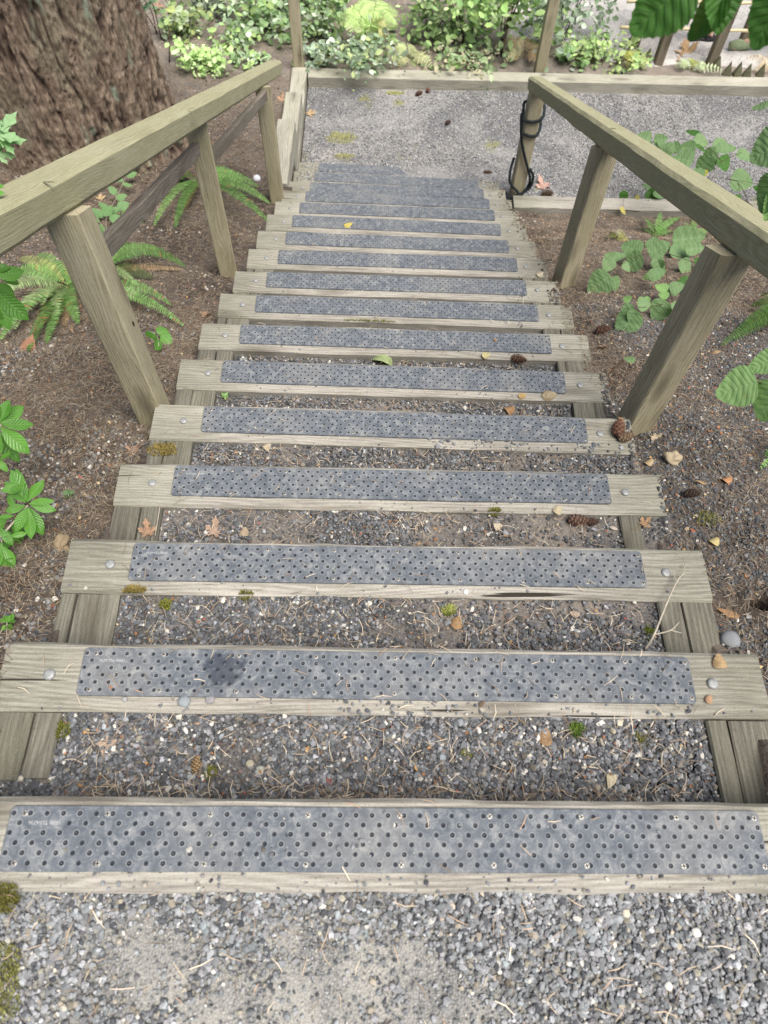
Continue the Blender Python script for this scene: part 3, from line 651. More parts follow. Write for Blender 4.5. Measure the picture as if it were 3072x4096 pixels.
# ------------------------------------------------------------------ tree trunk
def trunk():
    cx, cy = -2.16, 4.80; nu, nv = 420, 330; V = np.zeros((nv, nu, 3)); col = np.zeros((nv, nu, 3))
    zz = np.linspace(.15, 4.2, nv)**1.0; zz = .15+(4.05)*(np.linspace(0, 1, nv)**1.35)
    A = np.linspace(0, 2*PI, nu, endpoint=False)
    AA, ZZ = np.meshgrid(A, zz)
    R0 = .665+.16*np.exp(-(ZZ-.15)*3.2)-.02*ZZ+.03*np.sin(AA*5+1)*np.exp(-(ZZ-.3)*1.6)+.03*np.sin(AA*3+2)
    R0 = np.where(ZZ > 0, R0, R0)
    X = AA*.7*10; 
    def pn(fx, fz, o, s):   # periodic by blending
        w = AA/(2*PI); return fbm(X*fx, ZZ*fz*10, o, s)*(1-w)+fbm((X-2*PI*7)*fx, ZZ*fz*10, o, s)*w
    wx = (pn(.35, .12, 3, 1)-.5)*2.2; 
    def ridg(fx, fz, s):
        w = AA/(2*PI)
        f = lambda xx: 1-np.abs(2*fbm((xx+wx*1.0)*fx, ZZ*fz*10, 3, s)-1)
        return f(X)*(1-w)+f(X-2*PI*7)*w
    r1 = ridg(1.15, .17, 5); r2 = ridg(3.0, .42, 15); fine = pn(6, 3, 3, 40); mid = pn(2.5, 1.2, 3, 44)
    crack = sst(.86, .985, r1); crack2 = sst(.90, 1.0, r2)
    D = .014-.024*crack-.016*crack2+.015*(mid-.5)+.022*(fine-.5)
    RR = R0+D
    V[..., 0] = cx+RR*np.cos(AA); V[..., 1] = cy+RR*np.sin(AA); V[..., 2] = ZZ
    tone = pn(.8, .3, 3, 60)[..., None]; w1 = np.array([.19, .142, .106]); w2 = np.array([.36, .285, .215]); w3 = np.array([.27, .255, .175])
    col = w1+(w2-w1)*np.clip(mid*1.6-.3, 0, 1)[..., None]; col = col*(1-.45*sst(.5, .65, tone))+w3*.45*sst(.5, .65, tone)
    col = col*(1-.80*np.clip(crack+crack2*.55, 0, 1)[..., None])+np.array([.055, .032, .028])*.8*np.clip(crack+crack2*.55, 0, 1)[..., None]
    lich = sst(.69, .75, pn(1.1, .35, 4, 77))*(1-crack)*sst(.4, .6, fine); col = col*(1-lich[..., None]*.7)+np.array([.25, .33, .26])*lich[..., None]*.7
    col = col*(.75+.5*fine[..., None])
    i = np.arange(nv-1)[:, None]*nu+np.arange(nu)[None]; j = np.arange(nv-1)[:, None]*nu+(np.arange(nu)[None]+1) % nu
    F = np.stack([i, j, j+nu, i+nu], -1).reshape(-1, 4)
    N = NT_('furrowed_bark'); a = N.n('ShaderNodeAttribute'); a.attribute_name = 'Col'; p = N.pos()
    n1 = N.noise(N.mapping(p, (60, 60, 16)), 1.0, 5, .7, .5); n2 = N.noise(p, 120, 4, .7)
    c = N.mix(N.ramp(n1, [(.36, .85), (.6, 0.0)]), a.outputs['Color'], N.mix(1.0, a.outputs['Color'], (.30, .26, .25), 'MULTIPLY')); c = N.mix(N.ramp(n2, [(.60, 0.0), (.74, .6)]), c, N.mix(1.0, c, (2.2, 2.0, 1.8), 'MULTIPLY'))
    m = N.done(c, N.bump(N.math('ADD', n1, N.math('MULTIPLY', n2, .5)), .8, .012), .95)
    tree = empty('tree', (cx, cy, .3), 'massive conifer trunk with deeply furrowed brown bark left of the handrail', 'tree')
    link('trunk', npmesh('trunk', V.reshape(-1, 3), F, m, col.reshape(-1, 3)), tree)
trunk()

# ------------------------------------------------------------------ stones and needles
def ico():
    t = (1+5**.5)/2; v = np.array([(-1, t, 0), (1, t, 0), (-1, -t, 0), (1, -t, 0), (0, -1, t), (0, 1, t), (0, -1, -t), (0, 1, -t), (t, 0, -1), (t, 0, 1), (-t, 0, -1), (-t, 0, 1)], float); v /= np.linalg.norm(v[0])
    f = np.array([(0, 11, 5), (0, 5, 1), (0, 1, 7), (0, 7, 10), (0, 10, 11), (1, 5, 9), (5, 11, 4), (11, 10, 2), (10, 7, 6), (7, 1, 8), (3, 9, 4), (3, 4, 2), (3, 2, 6), (3, 6, 8), (3, 8, 9), (4, 9, 5), (2, 4, 11), (6, 2, 10), (8, 6, 7), (9, 8, 1)])
    return v, f
IV, IF = ico()
def rot_rand(n, tilt):
    a = RS.rand(n)*2*PI; b = (RS.rand(n)-.5)*2*tilt; c = (RS.rand(n)-.5)*2*tilt
    ca, sa, cb, sb, cc, sc = np.cos(a), np.sin(a), np.cos(b), np.sin(b), np.cos(c), np.sin(c); z = np.zeros(n); o = np.ones(n)
    Rz = np.stack([np.stack([ca, -sa, z], -1), np.stack([sa, ca, z], -1), np.stack([z, z, o], -1)], 1)
    Ry = np.stack([np.stack([cb, z, sb], -1), np.stack([z, o, z], -1), np.stack([-sb, z, cb], -1)], 1)
    Rx_ = np.stack([np.stack([o, z, z], -1), np.stack([z, cc, -sc], -1), np.stack([z, sc, cc], -1)], 1)
    return Ry @ Rx_ @ Rz
def stones_np(P, size, col, flatn=.6):
    n = len(P); nv = 40
    VV = IV[None]*(1+(RS.rand(nv, 12, 1)-.5)*.55)+(RS.rand(nv, 12, 3)-.5)*.25
    sc = np.stack([.8+.5*RS.rand(n), .65+.35*RS.rand(n), flatn*(.75+.5*RS.rand(n))], -1)
    V = VV[RS.randint(nv, size=n)]*sc[:, None, :]*(size[:, None, None]/2)
    V = np.einsum('nij,nkj->nki', rot_rand(n, .5), V)+P[:, None, :]
    F = (IF[None]+(np.arange(n)*12)[:, None, None]).reshape(-1, 3)
    c = np.repeat(col, 12, axis=0)*(.88+.24*RS.rand(n*12, 1))
    return V.reshape(-1, 3), F, c
def stone_cols(n, base=(.27, .28, .295), spread=.42, warm=.10, white=.025, dark=.15):
    g = np.exp((RS.randn(n))*spread*.8); c = np.array(base)[None]*g[:, None]
    c[:, 0] *= 1+.03*RS.randn(n)
    w = RS.rand(n); c[w < warm] = c[w < warm]*np.array([1.25, 1.1, .85]); m = w > 1-white; c[m] = np.array([.62, .60, .55])*(.8+.3*RS.rand(m.sum(), 1))
    d = (w > .5) & (w < .5+dark); c[d] = np.array([.085, .09, .10])*(.7+.6*RS.rand(d.sum(), 1))
    return np.clip(c, .03, .75)
def stuff(name, parts, mat, label, cat, smooth=False):
    V = np.concatenate([p[0] for p in parts]); off = np.cumsum([0]+[len(p[0]) for p in parts[:-1]]); F = np.concatenate([p[1]+o for p, o in zip(parts, off)]); c = np.concatenate([p[2] for p in parts])
    return props(link(name, npmesh(name, V, F, mat, c, smooth=smooth)), label, cat, kind='stuff')
# upper path
def dens_mask(x, y, s, lo, hi, f=4): return sst(lo, hi, fbm(x*f, y*f, 4, s))
parts = []
n = 62000; x = -.72+RS.rand(n)*2.0; y = .032-RS.rand(n)**1.15*.62; near = np.exp(-np.abs(y-.03)/.045)
dust_ = np.zeros(n)
for u_, v_, r_ in ((330, 2075, .07), (690, 2180, .12), (880, 2090, .06), (520, 2225, .09), (630, 2035, .04), (960, 2190, .08)):
    q_ = atz(u_, v_, 2.42); dust_ = np.maximum(dust_, np.exp(-(((x-q_.x)/(r_*1.3))**2+((y-q_.y)/r_)**2)))
dm = dens_mask(x, y, 71, .40, .56, 4.2)*(.25+.75*sst(-.35, .5, x)); dm = np.clip(.72+.3*dm, 0, 1)*(1-.80*sst(.30, .95, dust_+.9*(fbm(x*26, y*26, 4, 12)-.5)))
keep = RS.rand(n) < dm; x, y = x[keep], y[keep]; n = len(x)
sz = np.clip(.0038+.0044*RS.rand(n)+.0070*RS.rand(n)**5*1.3, .003, .015); dk_ = dust_[keep] if len(dust_) != n else dust_; sz = sz*(1-.45*sst(.3, .8, dk_)*(RS.rand(n) < .85))
P = np.stack([x, y, 2.4375-.0125+TILT*x*.9+.0025*RS.rand(n)], -1); parts.append(stones_np(P, sz, stone_cols(n, (.25, .258, .27), .38, .08, .022, .12)))
stuff('gravel', parts, M['stone'], 'pale grey gravel spread over the path before the top step', 'gravel')
# step beds
parts = []
for k in range(1, NT):
    t = TR[k]; n = int(np.interp(k, [1, 2, 3, 4, 6, 9, 12, 16], [17000, 12500, 10500, 7500, 4200, 2000, 500, 200]))
    lx = (RS.rand(n)-.5)*1.268 if k > 1 else -.77+1.404*RS.rand(n)
    if k in (3, 4): lx = -.634+1.40*RS.rand(n)
    ly = -TW+.006-RS.rand(n)*.195; c, s = math.cos(t.rz), math.sin(t.rz)
    x = t.x+lx*c-ly*s; y = t.y+lx*s+ly*c
    dm = .12+.88*(1-dens_mask(x, y, 90+k, .44 if k > 1 else .66, .58 if k > 1 else .8, 4)); keep = (RS.rand(n) < dm) & ((lx > -.64) | (ly < -.235-.05*vn(lx*20, ly*9))); x, y, lx = x[keep], y[keep], lx[keep]; n = len(x)
    sz = np.clip(.0046+.0050*RS.rand(n)+.009*RS.rand(n)**5, .003, .018); 
    if k > 5: sz = sz*1.15
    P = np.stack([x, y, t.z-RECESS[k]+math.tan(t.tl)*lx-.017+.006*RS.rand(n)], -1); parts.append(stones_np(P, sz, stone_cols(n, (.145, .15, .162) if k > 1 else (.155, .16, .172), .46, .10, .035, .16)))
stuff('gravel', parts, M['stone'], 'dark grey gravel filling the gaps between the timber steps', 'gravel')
# soil pebbles
parts = []
def pebbles(x, y, s0, s1, col, embed=.2):
    n = len(x); z = top(x, y); sz = s0+(s1-s0)*RS.rand(n)**2.2; P = np.stack([x, y, z+sz*embed*.5], -1); parts.append(stones_np(P, sz, col))
def scatter(n, xa, xb, ya, yb, mask=None):
    x = xa+(xb-xa)*RS.rand(n); y = ya+(yb-ya)*RS.rand(n)
    if mask is not None: kp = RS.rand(n) < mask(x, y); x, y = x[kp], y[kp]
    return x, y
mk = lambda s, lo, hi, f=3: (lambda x, y: dens_mask(x, y, s, lo, hi, f))
x, y = scatter(20000, -1.5, -.73, .1, 2.4, mk(5, .40, .58)); pebbles(x, y, .005, .017, stone_cols(len(x), (.19, .185, .18), .45, .25, .05, .2))
x, y = scatter(9000, -2.3, -.73, 2.0, 6.2, mk(6, .45, .65)); pebbles(x, y, .006, .018, stone_cols(len(x), (.2, .18, .165), .4, .4, .05, .15))
x, y = scatter(40000, .82, 1.75, .05, 2.6, mk(7, .30, .46, 2.2)); pebbles(x, y, .005, .014, stone_cols(len(x), (.12, .125, .132), .42, .12, .03, .3))
x, y = scatter(6000, .86, 2.4, 2.4, 4.6, mk(8, .45, .65)); pebbles(x, y, .006, .016, stone_cols(len(x), (.17, .15, .14), .4, .4, .05, .2))
stuff('gravel', parts, M['stone'], 'scattered dark pebbles in the soil beside the steps', 'gravel')
parts = []
x, y = scatter(52000, -.61, 3.9, 4.72, 6.18, lambda x, y: .25+.75*(1-dens_mask(x, y, 33, .5, .66, 1.4))); pebbles(x, y, .004, .013, stone_cols(len(x), (.25, .252, .262), .45, .08, .07, .1), .6)
stuff('gravel', parts, M['stone'], 'small grey gravel over the landing at the foot of the steps', 'gravel')
# strays on timbers
parts = []
def strays(k, n, x0, x1, l0, l1, s0, s1, zadd=0.0):
    t = TR[k]; lx = x0+(x1-x0)*RS.rand(n); ly = l0+(l1-l0)*RS.rand(n); c, s = math.cos(t.rz), math.sin(t.rz)
    sz = s0+(s1-s0)*RS.rand(n)**2; P = np.stack([t.x+lx*c-ly*s, t.y+lx*s+ly*c, t.z+math.tan(t.tl)*lx+sz*.22+zadd], -1); parts.append(stones_np(P, sz, stone_cols(n, (.21, .22, .235), .35, .1, .04, .1)))
strays(0, 110, -.62, .62, -.139, -.108, .003, .009); strays(0, 45, -.35, -.02, -.108, -.03, .003, .010, .006); strays(0, 26, -.6, .6, -.13, -.02, .003, .008, .006)
strays(1, 90, -.1, .2, -.14, -.09, .005, .012); strays(1, 60, -.7, .75, -.139, -.11, .004, .012); strays(1, 30, -.6, .6, -.1, -.02, .003, .006, .006)
for k in range(2, 10): strays(k, 16, -.76, .76, -.139, -.108, .003, .009); strays(k, 14, -.3+.1*k, .25+.05*k, -.139, -.108, .003, .010); strays(k, 14, -.6, .6, -.1, -.015, .003, .007, .006)
strays(4, 90, .1, .74, -.139, -.105, .005, .016)
stuff('loose_grit', parts, M['stone'], 'loose grit and small stones strewn on the timber steps', 'grit')
# soil clods
parts = []
x, y = scatter(7000, -2.2, -.74, .1, 6.0, mk(55, .40, .6, 5)); n = len(x); sz = .006+.016*RS.rand(n)**3; parts.append(stones_np(np.stack([x, y, top(x, y)+sz*.1], -1), sz, np.array([.13, .10, .08])[None]*(.5+1.2*RS.rand(n, 1)), .7))
x, y = scatter(7000, .84, 2.6, .1, 4.55, mk(56, .40, .6, 5)); n = len(x); sz = .006+.016*RS.rand(n)**3; parts.append(stones_np(np.stack([x, y, top(x, y)+sz*.1], -1), sz, np.array([.12, .095, .075])[None]*(.5+1.2*RS.rand(n, 1)), .7))
stuff('soil_crumbs', parts, M['stone'], 'crumbly brown clods on the banks either side', 'soil')

def needles_np(x, y, z, ln, wd, col, tilt=.10, curve=.2):
    n = len(x); a = RS.rand(n)*2*PI; d = np.stack([np.cos(a), np.sin(a), (RS.rand(n)-.5)*2*tilt], -1); s = np.stack([-np.sin(a), np.cos(a), (RS.rand(n)-.5)*.5], -1)
    ln = ln[:, None]; wd = wd[:, None]; c = (RS.rand(n, 1)-.5)*2*curve; P = np.stack([x, y, z], -1); up = np.array([0, 0, 1.0])
    A = P-d*ln/2; B = P+s*c*ln*.5+up*ln*.04; D = P+d*ln/2
    V = np.stack([A-s*wd/3, A+s*wd/3, B-s*wd/2, B+s*wd/2, D-s*wd/4, D+s*wd/4], 1).reshape(-1, 3)
    b = (np.arange(n)*6)[:, None]; F = np.concatenate([b+np.array([[0, 1, 3, 2]]), b+np.array([[2, 3, 5, 4]])]); return V, F, np.repeat(col, 6, axis=0)
def ncol(n, bright=1.0):
    p = np.array([(.34, .265, .185), (.19, .14, .10), (.46, .38, .28), (.58, .50, .38), (.11, .085, .062), (.34, .22, .14)]); c = p[RS.choice(6, n, p=[.28, .24, .17, .09, .16, .06])]; return c*(.75+.5*RS.rand(n, 1))*bright
parts = []
def nfield(n, xa, xb, ya, yb, mask, l0, l1, w0, br, zoff=.001, zr=.008, tilt=.15):
    x, y = scatter(n, xa, xb, ya, yb, mask); n = len(x); parts.append(needles_np(x, y, top(x, y)+zoff+zr*RS.rand(n), l0+(l1-l0)*RS.rand(n), np.full(n, w0)*(.7+.6*RS.rand(n)), ncol(n, br), tilt))
inv = lambda s, lo, hi, f=3: (lambda x, y: .25+.75*(1-dens_mask(x, y, s, lo, hi, f)))
nfield(42000, -1.55, -.73, .1, 2.4, inv(5, .5, .7), .012, .034, .0012, .66)
nfield(38000, -2.4, -.73, 2.2, 6.2, inv(6, .5, .7), .014, .038, .0016, .66)
nfield(24000, .82, 1.8, .05, 2.6, inv(7, .4, .6, 2.2), .012, .032, .0012, .62)
nfield(30000, .86, 2.9, 2.4, 4.58, inv(8, .5, .7), .014, .036, .0015, .62)
nfield(9000, -3, 1.0, 6.36, 8.0, None, .02, .04, .0026, 1.6)
stuff('needle_litter', parts, M['needle'], 'brown fallen conifer needles carpeting the banks', 'needles')
parts = []
for k in range(1, 13):
    t = TR[k]; n = [0, 800, 900, 1000, 1100, 800, 600, 400, 300, 200, 150, 100, 60][k]
    # thicker drift under the nosing of the step above
    for nn, l0, l1, zr in ((n//2, -TW, -.335, .006), (n//2, -.27, -.318, .012), (int(10+90/(k+1)), 0, -TW, .001)):
        lx = (RS.rand(nn)-.5)*(1.2 if l0 != 0 else 1.5); ly = l0+(l1-l0)*RS.rand(nn); c, s = math.cos(t.rz), math.sin(t.rz); x = t.x+lx*c-ly*s; y = t.y+lx*s+ly*c
        z = t.z+math.tan(t.tl)*lx-(.008+RECESS[k] if l0 != 0 else -.003)+np.where((l0 == 0) & (np.abs(lx) < .63), .006, 0)+zr*RS.rand(nn)
        parts.append(needles_np(x, y, z, .014+.026*RS.rand(nn), np.full(nn, .0013), ncol(nn, 1.25 if l0 == 0 else 1.1), .12, .25))
nn = 16; lx = (RS.rand(nn)-.5)*1.3; ly = -RS.rand(nn)*.13; parts.append(needles_np(TR[0].x+lx, TR[0].y+ly, np.full(nn, 2.4375+.009), .018+.016*RS.rand(nn), np.full(nn, .0015), ncol(nn, 1.6), .03, .2))
nn = 230; x = -.7+1.5*RS.rand(nn); y = .02-.32*RS.rand(nn); parts.append(needles_np(x, y, 2.4375-.004+TILT*x*.9+.003*RS.rand(nn), .014+.026*RS.rand(nn), np.full(nn, .0014), ncol(nn, 1.5), .08, .25))
stuff('needle_litter', parts, M['needle'], 'loose tan needles dropped on the steps and gravel', 'needles')
def flakes_np(x, y, z, sz, col):
    n = len(x); a = RS.rand(n)*2*PI; R = rot_rand(n, .5); q = np.array([(-1, -.3, 0), (-.2, -.6, .15), (.9, -.1, 0), (.3, .5, .2), (-.5, .45, 0.05)]); V = q[None]*(.6+.8*RS.rand(n, 5, 1)); V = V*(sz/2)[:, None, None]
    V = np.einsum('nij,nkj->nki', R, V)+np.stack([x, y, z], -1)[:, None, :]; F = (np.arange(n)*5)[:, None, None]+np.array([[0, 1, 2], [0, 2, 3], [0, 3, 4]])[None]; return V.reshape(-1, 3), F.reshape(-1, 3), np.repeat(col, 5, axis=0)
def fcol(n): p = np.array([(.30, .14, .06), (.42, .24, .10), (.20, .10, .06), (.50, .38, .22), (.14, .09, .06), (.34, .10, .06)]); return p[RS.choice(6, n, p=[.22, .15, .25, .13, .2, .05])]*(.6+.6*RS.rand(n, 1))
parts = []
for k in range(1, 11):
    t = TR[k]; nn = int(420/(1+.25*k)); lx = (RS.rand(nn)-.5)*1.26; ly = -TW-.01-.17*RS.rand(nn)**.8; x = t.x+lx; y = t.y+ly; parts.append(flakes_np(x, y, t.z-RECESS[k]+math.tan(t.tl)*lx-.008+.004*RS.rand(nn), .003+.008*RS.rand(nn)**2, fcol(nn)))
for xa, xb, ya, yb, nn in ((-1.6, -.74, .1, 2.6, 2600), (.82, 1.8, .05, 2.6, 2200), (-2.4, -.74, 2.6, 6.2, 2200), (.9, 2.8, 2.6, 4.55, 2200)):
    x, y = scatter(nn, xa, xb, ya, yb); parts.append(flakes_np(x, y, top(x, y)+.005, .004+.011*RS.rand(nn)**2, fcol(nn)))
stuff('leaf_litter', parts, M['needle'], 'crumbs of brown leaf and bark among gravel and soil', 'leaf crumbs')
# ------------------------------------------------------------------ leaves
def leaf_v(kind, nl=14, nw=3, seed=0, curl=.0, fold=.18, droop=.12):
    R = random.Random(seed); V = []; F = []; UV = []
    for i in range(nl+1):
        t = i/nl
        if kind == 'hazel': w = .50*(math.sin(PI*min(1, t**.78))**.62)*(1-.25*t); w *= 1+(.055 if i % 2 else -.03)*(0 < i < nl)
        elif kind == 'rhodo': w = .20*math.sin(PI*t**1.15)**.85
        elif kind == 'salal': w = .36*math.sin(PI*t**.85)**.75
        elif kind == 'small': w = .30*math.sin(PI*t**.9)**.9
        else: w = .3*math.sin(PI*t)
        if i in (0, nl): w = .004
        cx = t; dz = -droop*t*t+.03*math.sin(t*5+seed)
        for j in range(-nw, nw+1):
            u = j/nw; y = u*w; z = dz+fold*abs(u)*w-curl*(u*w)**2*4+.012*math.sin(t*26+abs(u)*2)*(1-abs(abs(u)-.5))*(kind != 'rhodo')
            if kind == 'hazel' and abs(j) == nw: cx2 = cx+(.018 if i % 2 else 0)
            else: cx2 = cx
            V.append((cx2-.10*abs(u)*w, y, z)); UV.append((.5+.5*u, t))
    m = 2*nw+1
    for i in range(nl):
        for j in range(m-1): a = i*m+j; F.append((a, a+m, a+m+1, a+1))
    return np.array(V), F, np.array(UV)
LEAFM = {}
def leaf_mesh(kind, mat, var):
    key = (kind, mat, var)
    if key not in LEAFM:
        V, F, UV = leaf_v(kind, {'hazel': 22, 'rhodo': 16, 'salal': 12, 'small': 8}[kind], 3, var*7+1, .1*(var % 2), .16+.1*(var % 3), .10+.08*((var*2) % 3))
        LEAFM[key] = npmesh('leaf', V, F, M[mat], uv=UV)
    return LEAFM[key]
def leaf_obj(parent, base, tip, kind, mat, wr=1.0, nrm=None, var=0, name='leaf', roll=0.0, label=None):
    base = Vector(base); tip = Vector(tip); x = tip-base; L = x.length
    n = Vector(nrm) if nrm is not None else (Vector((0, 0, 1))*.75+(Vector(CAM)-base).normalized()*.55)
    Mx = frame(x, n, base)
    if roll: Mx = Mx @ Matrix.Rotation(roll, 4, 'X')
    o = link(name, leaf_mesh(kind, mat, var % 4), parent, Mx @ Matrix.Diagonal((L, L*wr, L, 1)))
    if label: o['label'] = label
    return o
def stem_obj(parent, lines, mat, name='stem'):
    mb = MB()
    for pts, r0, r1 in lines:
        P = spline(pts, 6) if len(pts) > 2 else [Vector(p) for p in pts]; n = len(P); tube(mb, P, [r0+(r1-r0)*i/(n-1) for i in range(n)], 6)
    return mb.build(name, M[mat], parent)
def sprig(name, label, cat, leaves, stems, kind, mat, lift, stemmat='twigdark', group=None, roott=None, dist=None):
    """leaves: (u0,v0,u1,v1[,width,mat,lift]); stems: list of (points(u,v,lift), r0, r1)"""
    pt = (lambda u, v, lf: atd(u, v, lf)) if dist else (lambda u, v, lf: hit(u, v, lf))
    P0 = pt(*(roott or (leaves[0][0], leaves[0][1], lift)))
    root = empty(name, P0, label, cat, group)
    for i, lf in enumerate(leaves):
        u0, v0, u1, v1 = lf[:4]; w = lf[4] if len(lf) > 4 and lf[4] else 1.0; mt = lf[5] if len(lf) > 5 and lf[5] else mat; l = lf[6] if len(lf) > 6 else lift
        B = pt(u0, v0, l); dd = (B-Vector(CAM)).length; sc_ = .86 if name == 'hazel_shrub' else 1; Tp = atd(u0+(u1-u0)*sc_, v0+(v1-v0)*sc_, dd+.012*math.sin(i*2.3)+.01)
        leaf_obj(root, B, Tp, kind, mt, w, var=i, roll=.3*math.sin(i*1.9+u0))
    if stems: stem_obj(root, [([pt(*p) for p in pts], r0, r1) for pts, r0, r1 in stems], stemmat)
    return root
# left foreground bush: whorls of glossy leaves
sprig('shrub', 'glossy bright green whorl of pointed leaves hanging in from the left edge, lowest and fullest', 'shrub',
      [(62, 1090, 118, 1078), (60, 1086, 88, 1030, 1.1), (66, 1092, 122, 1102), (64, 1096, 92, 1158), (62, 1096, 64, 1166), (58, 1096, 32, 1150), (56, 1092, 8, 1105), (56, 1086, 10, 1040), (60, 1084, 22, 1014), (50, 1074, 26, 1010, 1.0, None, 1.98), (20, 1062, 44, 1048, 1.2, None, 1.95), (0, 1060, 52, 1052, 1.1, None, 1.97),
       (14, 1210, 36, 1196), (6, 1180, 34, 1222), (0, 1200, 34, 1262), (4, 1170, -20, 1240), (20, 1160, 60, 1150, .9, None, 2.0), (-4, 1240, 4, 1282), (0, 1140, 28, 1180), (-8, 1230, 40, 1240, 1.1, None, 2.04), (20, 1110, -16, 1150, 1.1, None, 2.03), (34, 1100, 14, 1070, 1.1, None, 2.02), (10, 1140, 44, 1200, 1.1, None, 2.05), (46, 1100, 70, 1140, 1.1, None, 2.03), (-10, 1190, 26, 1170, 1.1, None, 2.02), (30, 1122, 44, 1172, 1.1, None, 2.02), (-6, 1120, 30, 1112), (-10, 1150, 20, 1156)],
      [([(-60, 1210, 2.05), (0, 1160, 2.03), (60, 1092, 2.0)], .004, .002), ([(-60, 1210, 2.05), (-10, 1200, 2.02), (14, 1208, 2.0)], .003, .002), ([(0, 1160, 2.03), (4, 1172, 2.0), (2, 1190, 2.0)], .002, .002)],
      'rhodo', 'rhodo', 1.99, 'twigpale', dist=True, group='glossy leafed shoots at the left edge', roott=(-60, 1210, 2.05))
sprig('shrub', 'small glossy whorl of pointed leaves at the left edge beside the near post foot', 'shrub',
      [(2, 918, 74, 916), (0, 916, 52, 872, 1.1), (0, 912, 16, 862, 1.3), (0, 922, 66, 980, 1.1), (0, 930, -10, 990), (-4, 914, -20, 860), (0, 996, 24, 972, 1.1), (-10, 990, 18, 1020, 1), (-10, 940, 30, 950, 1.1, None, 2.2), (-10, 900, 34, 890, 1.1, None, 2.2), (-6, 930, 40, 1000, 1, None, 2.2)],
      [([(-60, 960, 2.2), (-20, 930, 2.17), (2, 918, 2.15)], .004, .002)], 'rhodo', 'rhodo', 2.15, 'twigpale', dist=True, group='glossy leafed shoots at the left edge', roott=(-60, 960, 2.2))
sprig('shrub', 'broad glossy green leaves at the left edge, over the fern beside the near post', 'shrub',
      [(-10, 600, 52, 582, 1.4), (-8, 612, 38, 640, 1.3), (-8, 632, 62, 692, 1.2), (-10, 640, 20, 714, 1.2), (-14, 620, 30, 664, 1.3, None, 2.03), (-20, 650, 34, 640, 1.3, None, 2.05), (-14, 590, 46, 610, 1.2, None, 2.04), (-20, 668, 26, 690, 1.2, None, 2.04), (-20, 580, 22, 576, 1.2), (-12, 660, -4, 720, 1.2)],
      [([(-70, 650, 2.0), (-30, 620, 2.0), (-8, 612, 2.0)], .004, .002)], 'rhodo', 'rhodo', 2.0, 'twigpale', dist=True, group='glossy leafed shoots at the left edge', roott=(-70, 650, 2.0))
sprig('shrub', 'two glossy green leaves poking over the left handrail at the left edge', 'shrub',
      [(-12, 448, 50, 470, 1.6), (-10, 458, 32, 508, 1.6), (-16, 452, 30, 486, 1.5, None, 1.78), (-16, 440, 26, 458, 1.5, None, 1.78), (-14, 404, 8, 398, 1.6), (-16, 420, 8, 412, 1.5)],
      [([(-60, 470, 1.75), (-30, 455, 1.75), (-12, 450, 1.75)], .003, .002)], 'rhodo', 'rhodo', 1.75, 'twigpale', dist=True, group='glossy leafed shoots at the left edge', roott=(-60, 470, 1.75))
# hazel leaves overhanging top right
sprig('hazel_branch', 'big dark green serrated leaves hanging into the top right corner, one yellowed', 'branch',
      [(1500, -45, 1357, 70, .98), (1582, -20, 1470, 76, .85), (1560, -48, 1557, 74, .92), (1500, -60, 1466, 56, .55, 'hazely', 1.22), (1530, 20, 1536, 48, .5, 'hazely', 1.2)],
      [([(1700, -140, 1.3), (1600, -70, 1.2), (1500, -50, 1.16)], .003, .0018), ([(1600, -70, 1.2), (1560, -50, 1.16)], .0015, .0012)], 'hazel', 'hazeld', 1.16, dist=True, roott=(1700, -140, 1.3))
sprig('hazel_branch', 'dark green serrated leaf with a long tip hanging at the right edge near the top', 'branch',
      [(1706, -40, 1626, 112, .85)], [([(1740, -120, 1.2), (1706, -40, 1.15)], .002, .0012)], 'hazel', 'hazeld', 1.15, dist=True, roott=(1740, -120, 1.2))
sprig('hazel_branch', 'mid green hazel leaves entering from the right edge beside the landing', 'branch',
      [(1700, 300, 1617, 345, 1.25, None, 1.7), (1690, 380, 1634, 462, 1.0, None, 1.75), (1690, 400, 1654, 478, .7, 'hazelg', 1.78), (1680, 425, 1628, 400, .7, 'hazeld', 1.8), (1664, 228, 1622, 232, .6, None, 2.6)],
      [([(1760, 350, 1.8), (1720, 340, 1.75), (1690, 330, 1.72)], .003, .002)], 'hazel', 'hazel', 1.7, dist=True, roott=(1760, 350, 1.8))
sprig('hazel_branch', 'bright green hazel leaves at the right edge below the handrail', 'branch',
      [(1637, 826, 1544, 852, 1.15), (1690, 830, 1632, 910, 1.1), (1690, 770, 1612, 800, .8)],
      [([(1700, 860, 1.78), (1668, 838, 1.76), (1637, 826, 1.72)], .002, .001)], 'hazel', 'hazelg', 1.72, dist=True, roott=(1700, 860, 1.78))
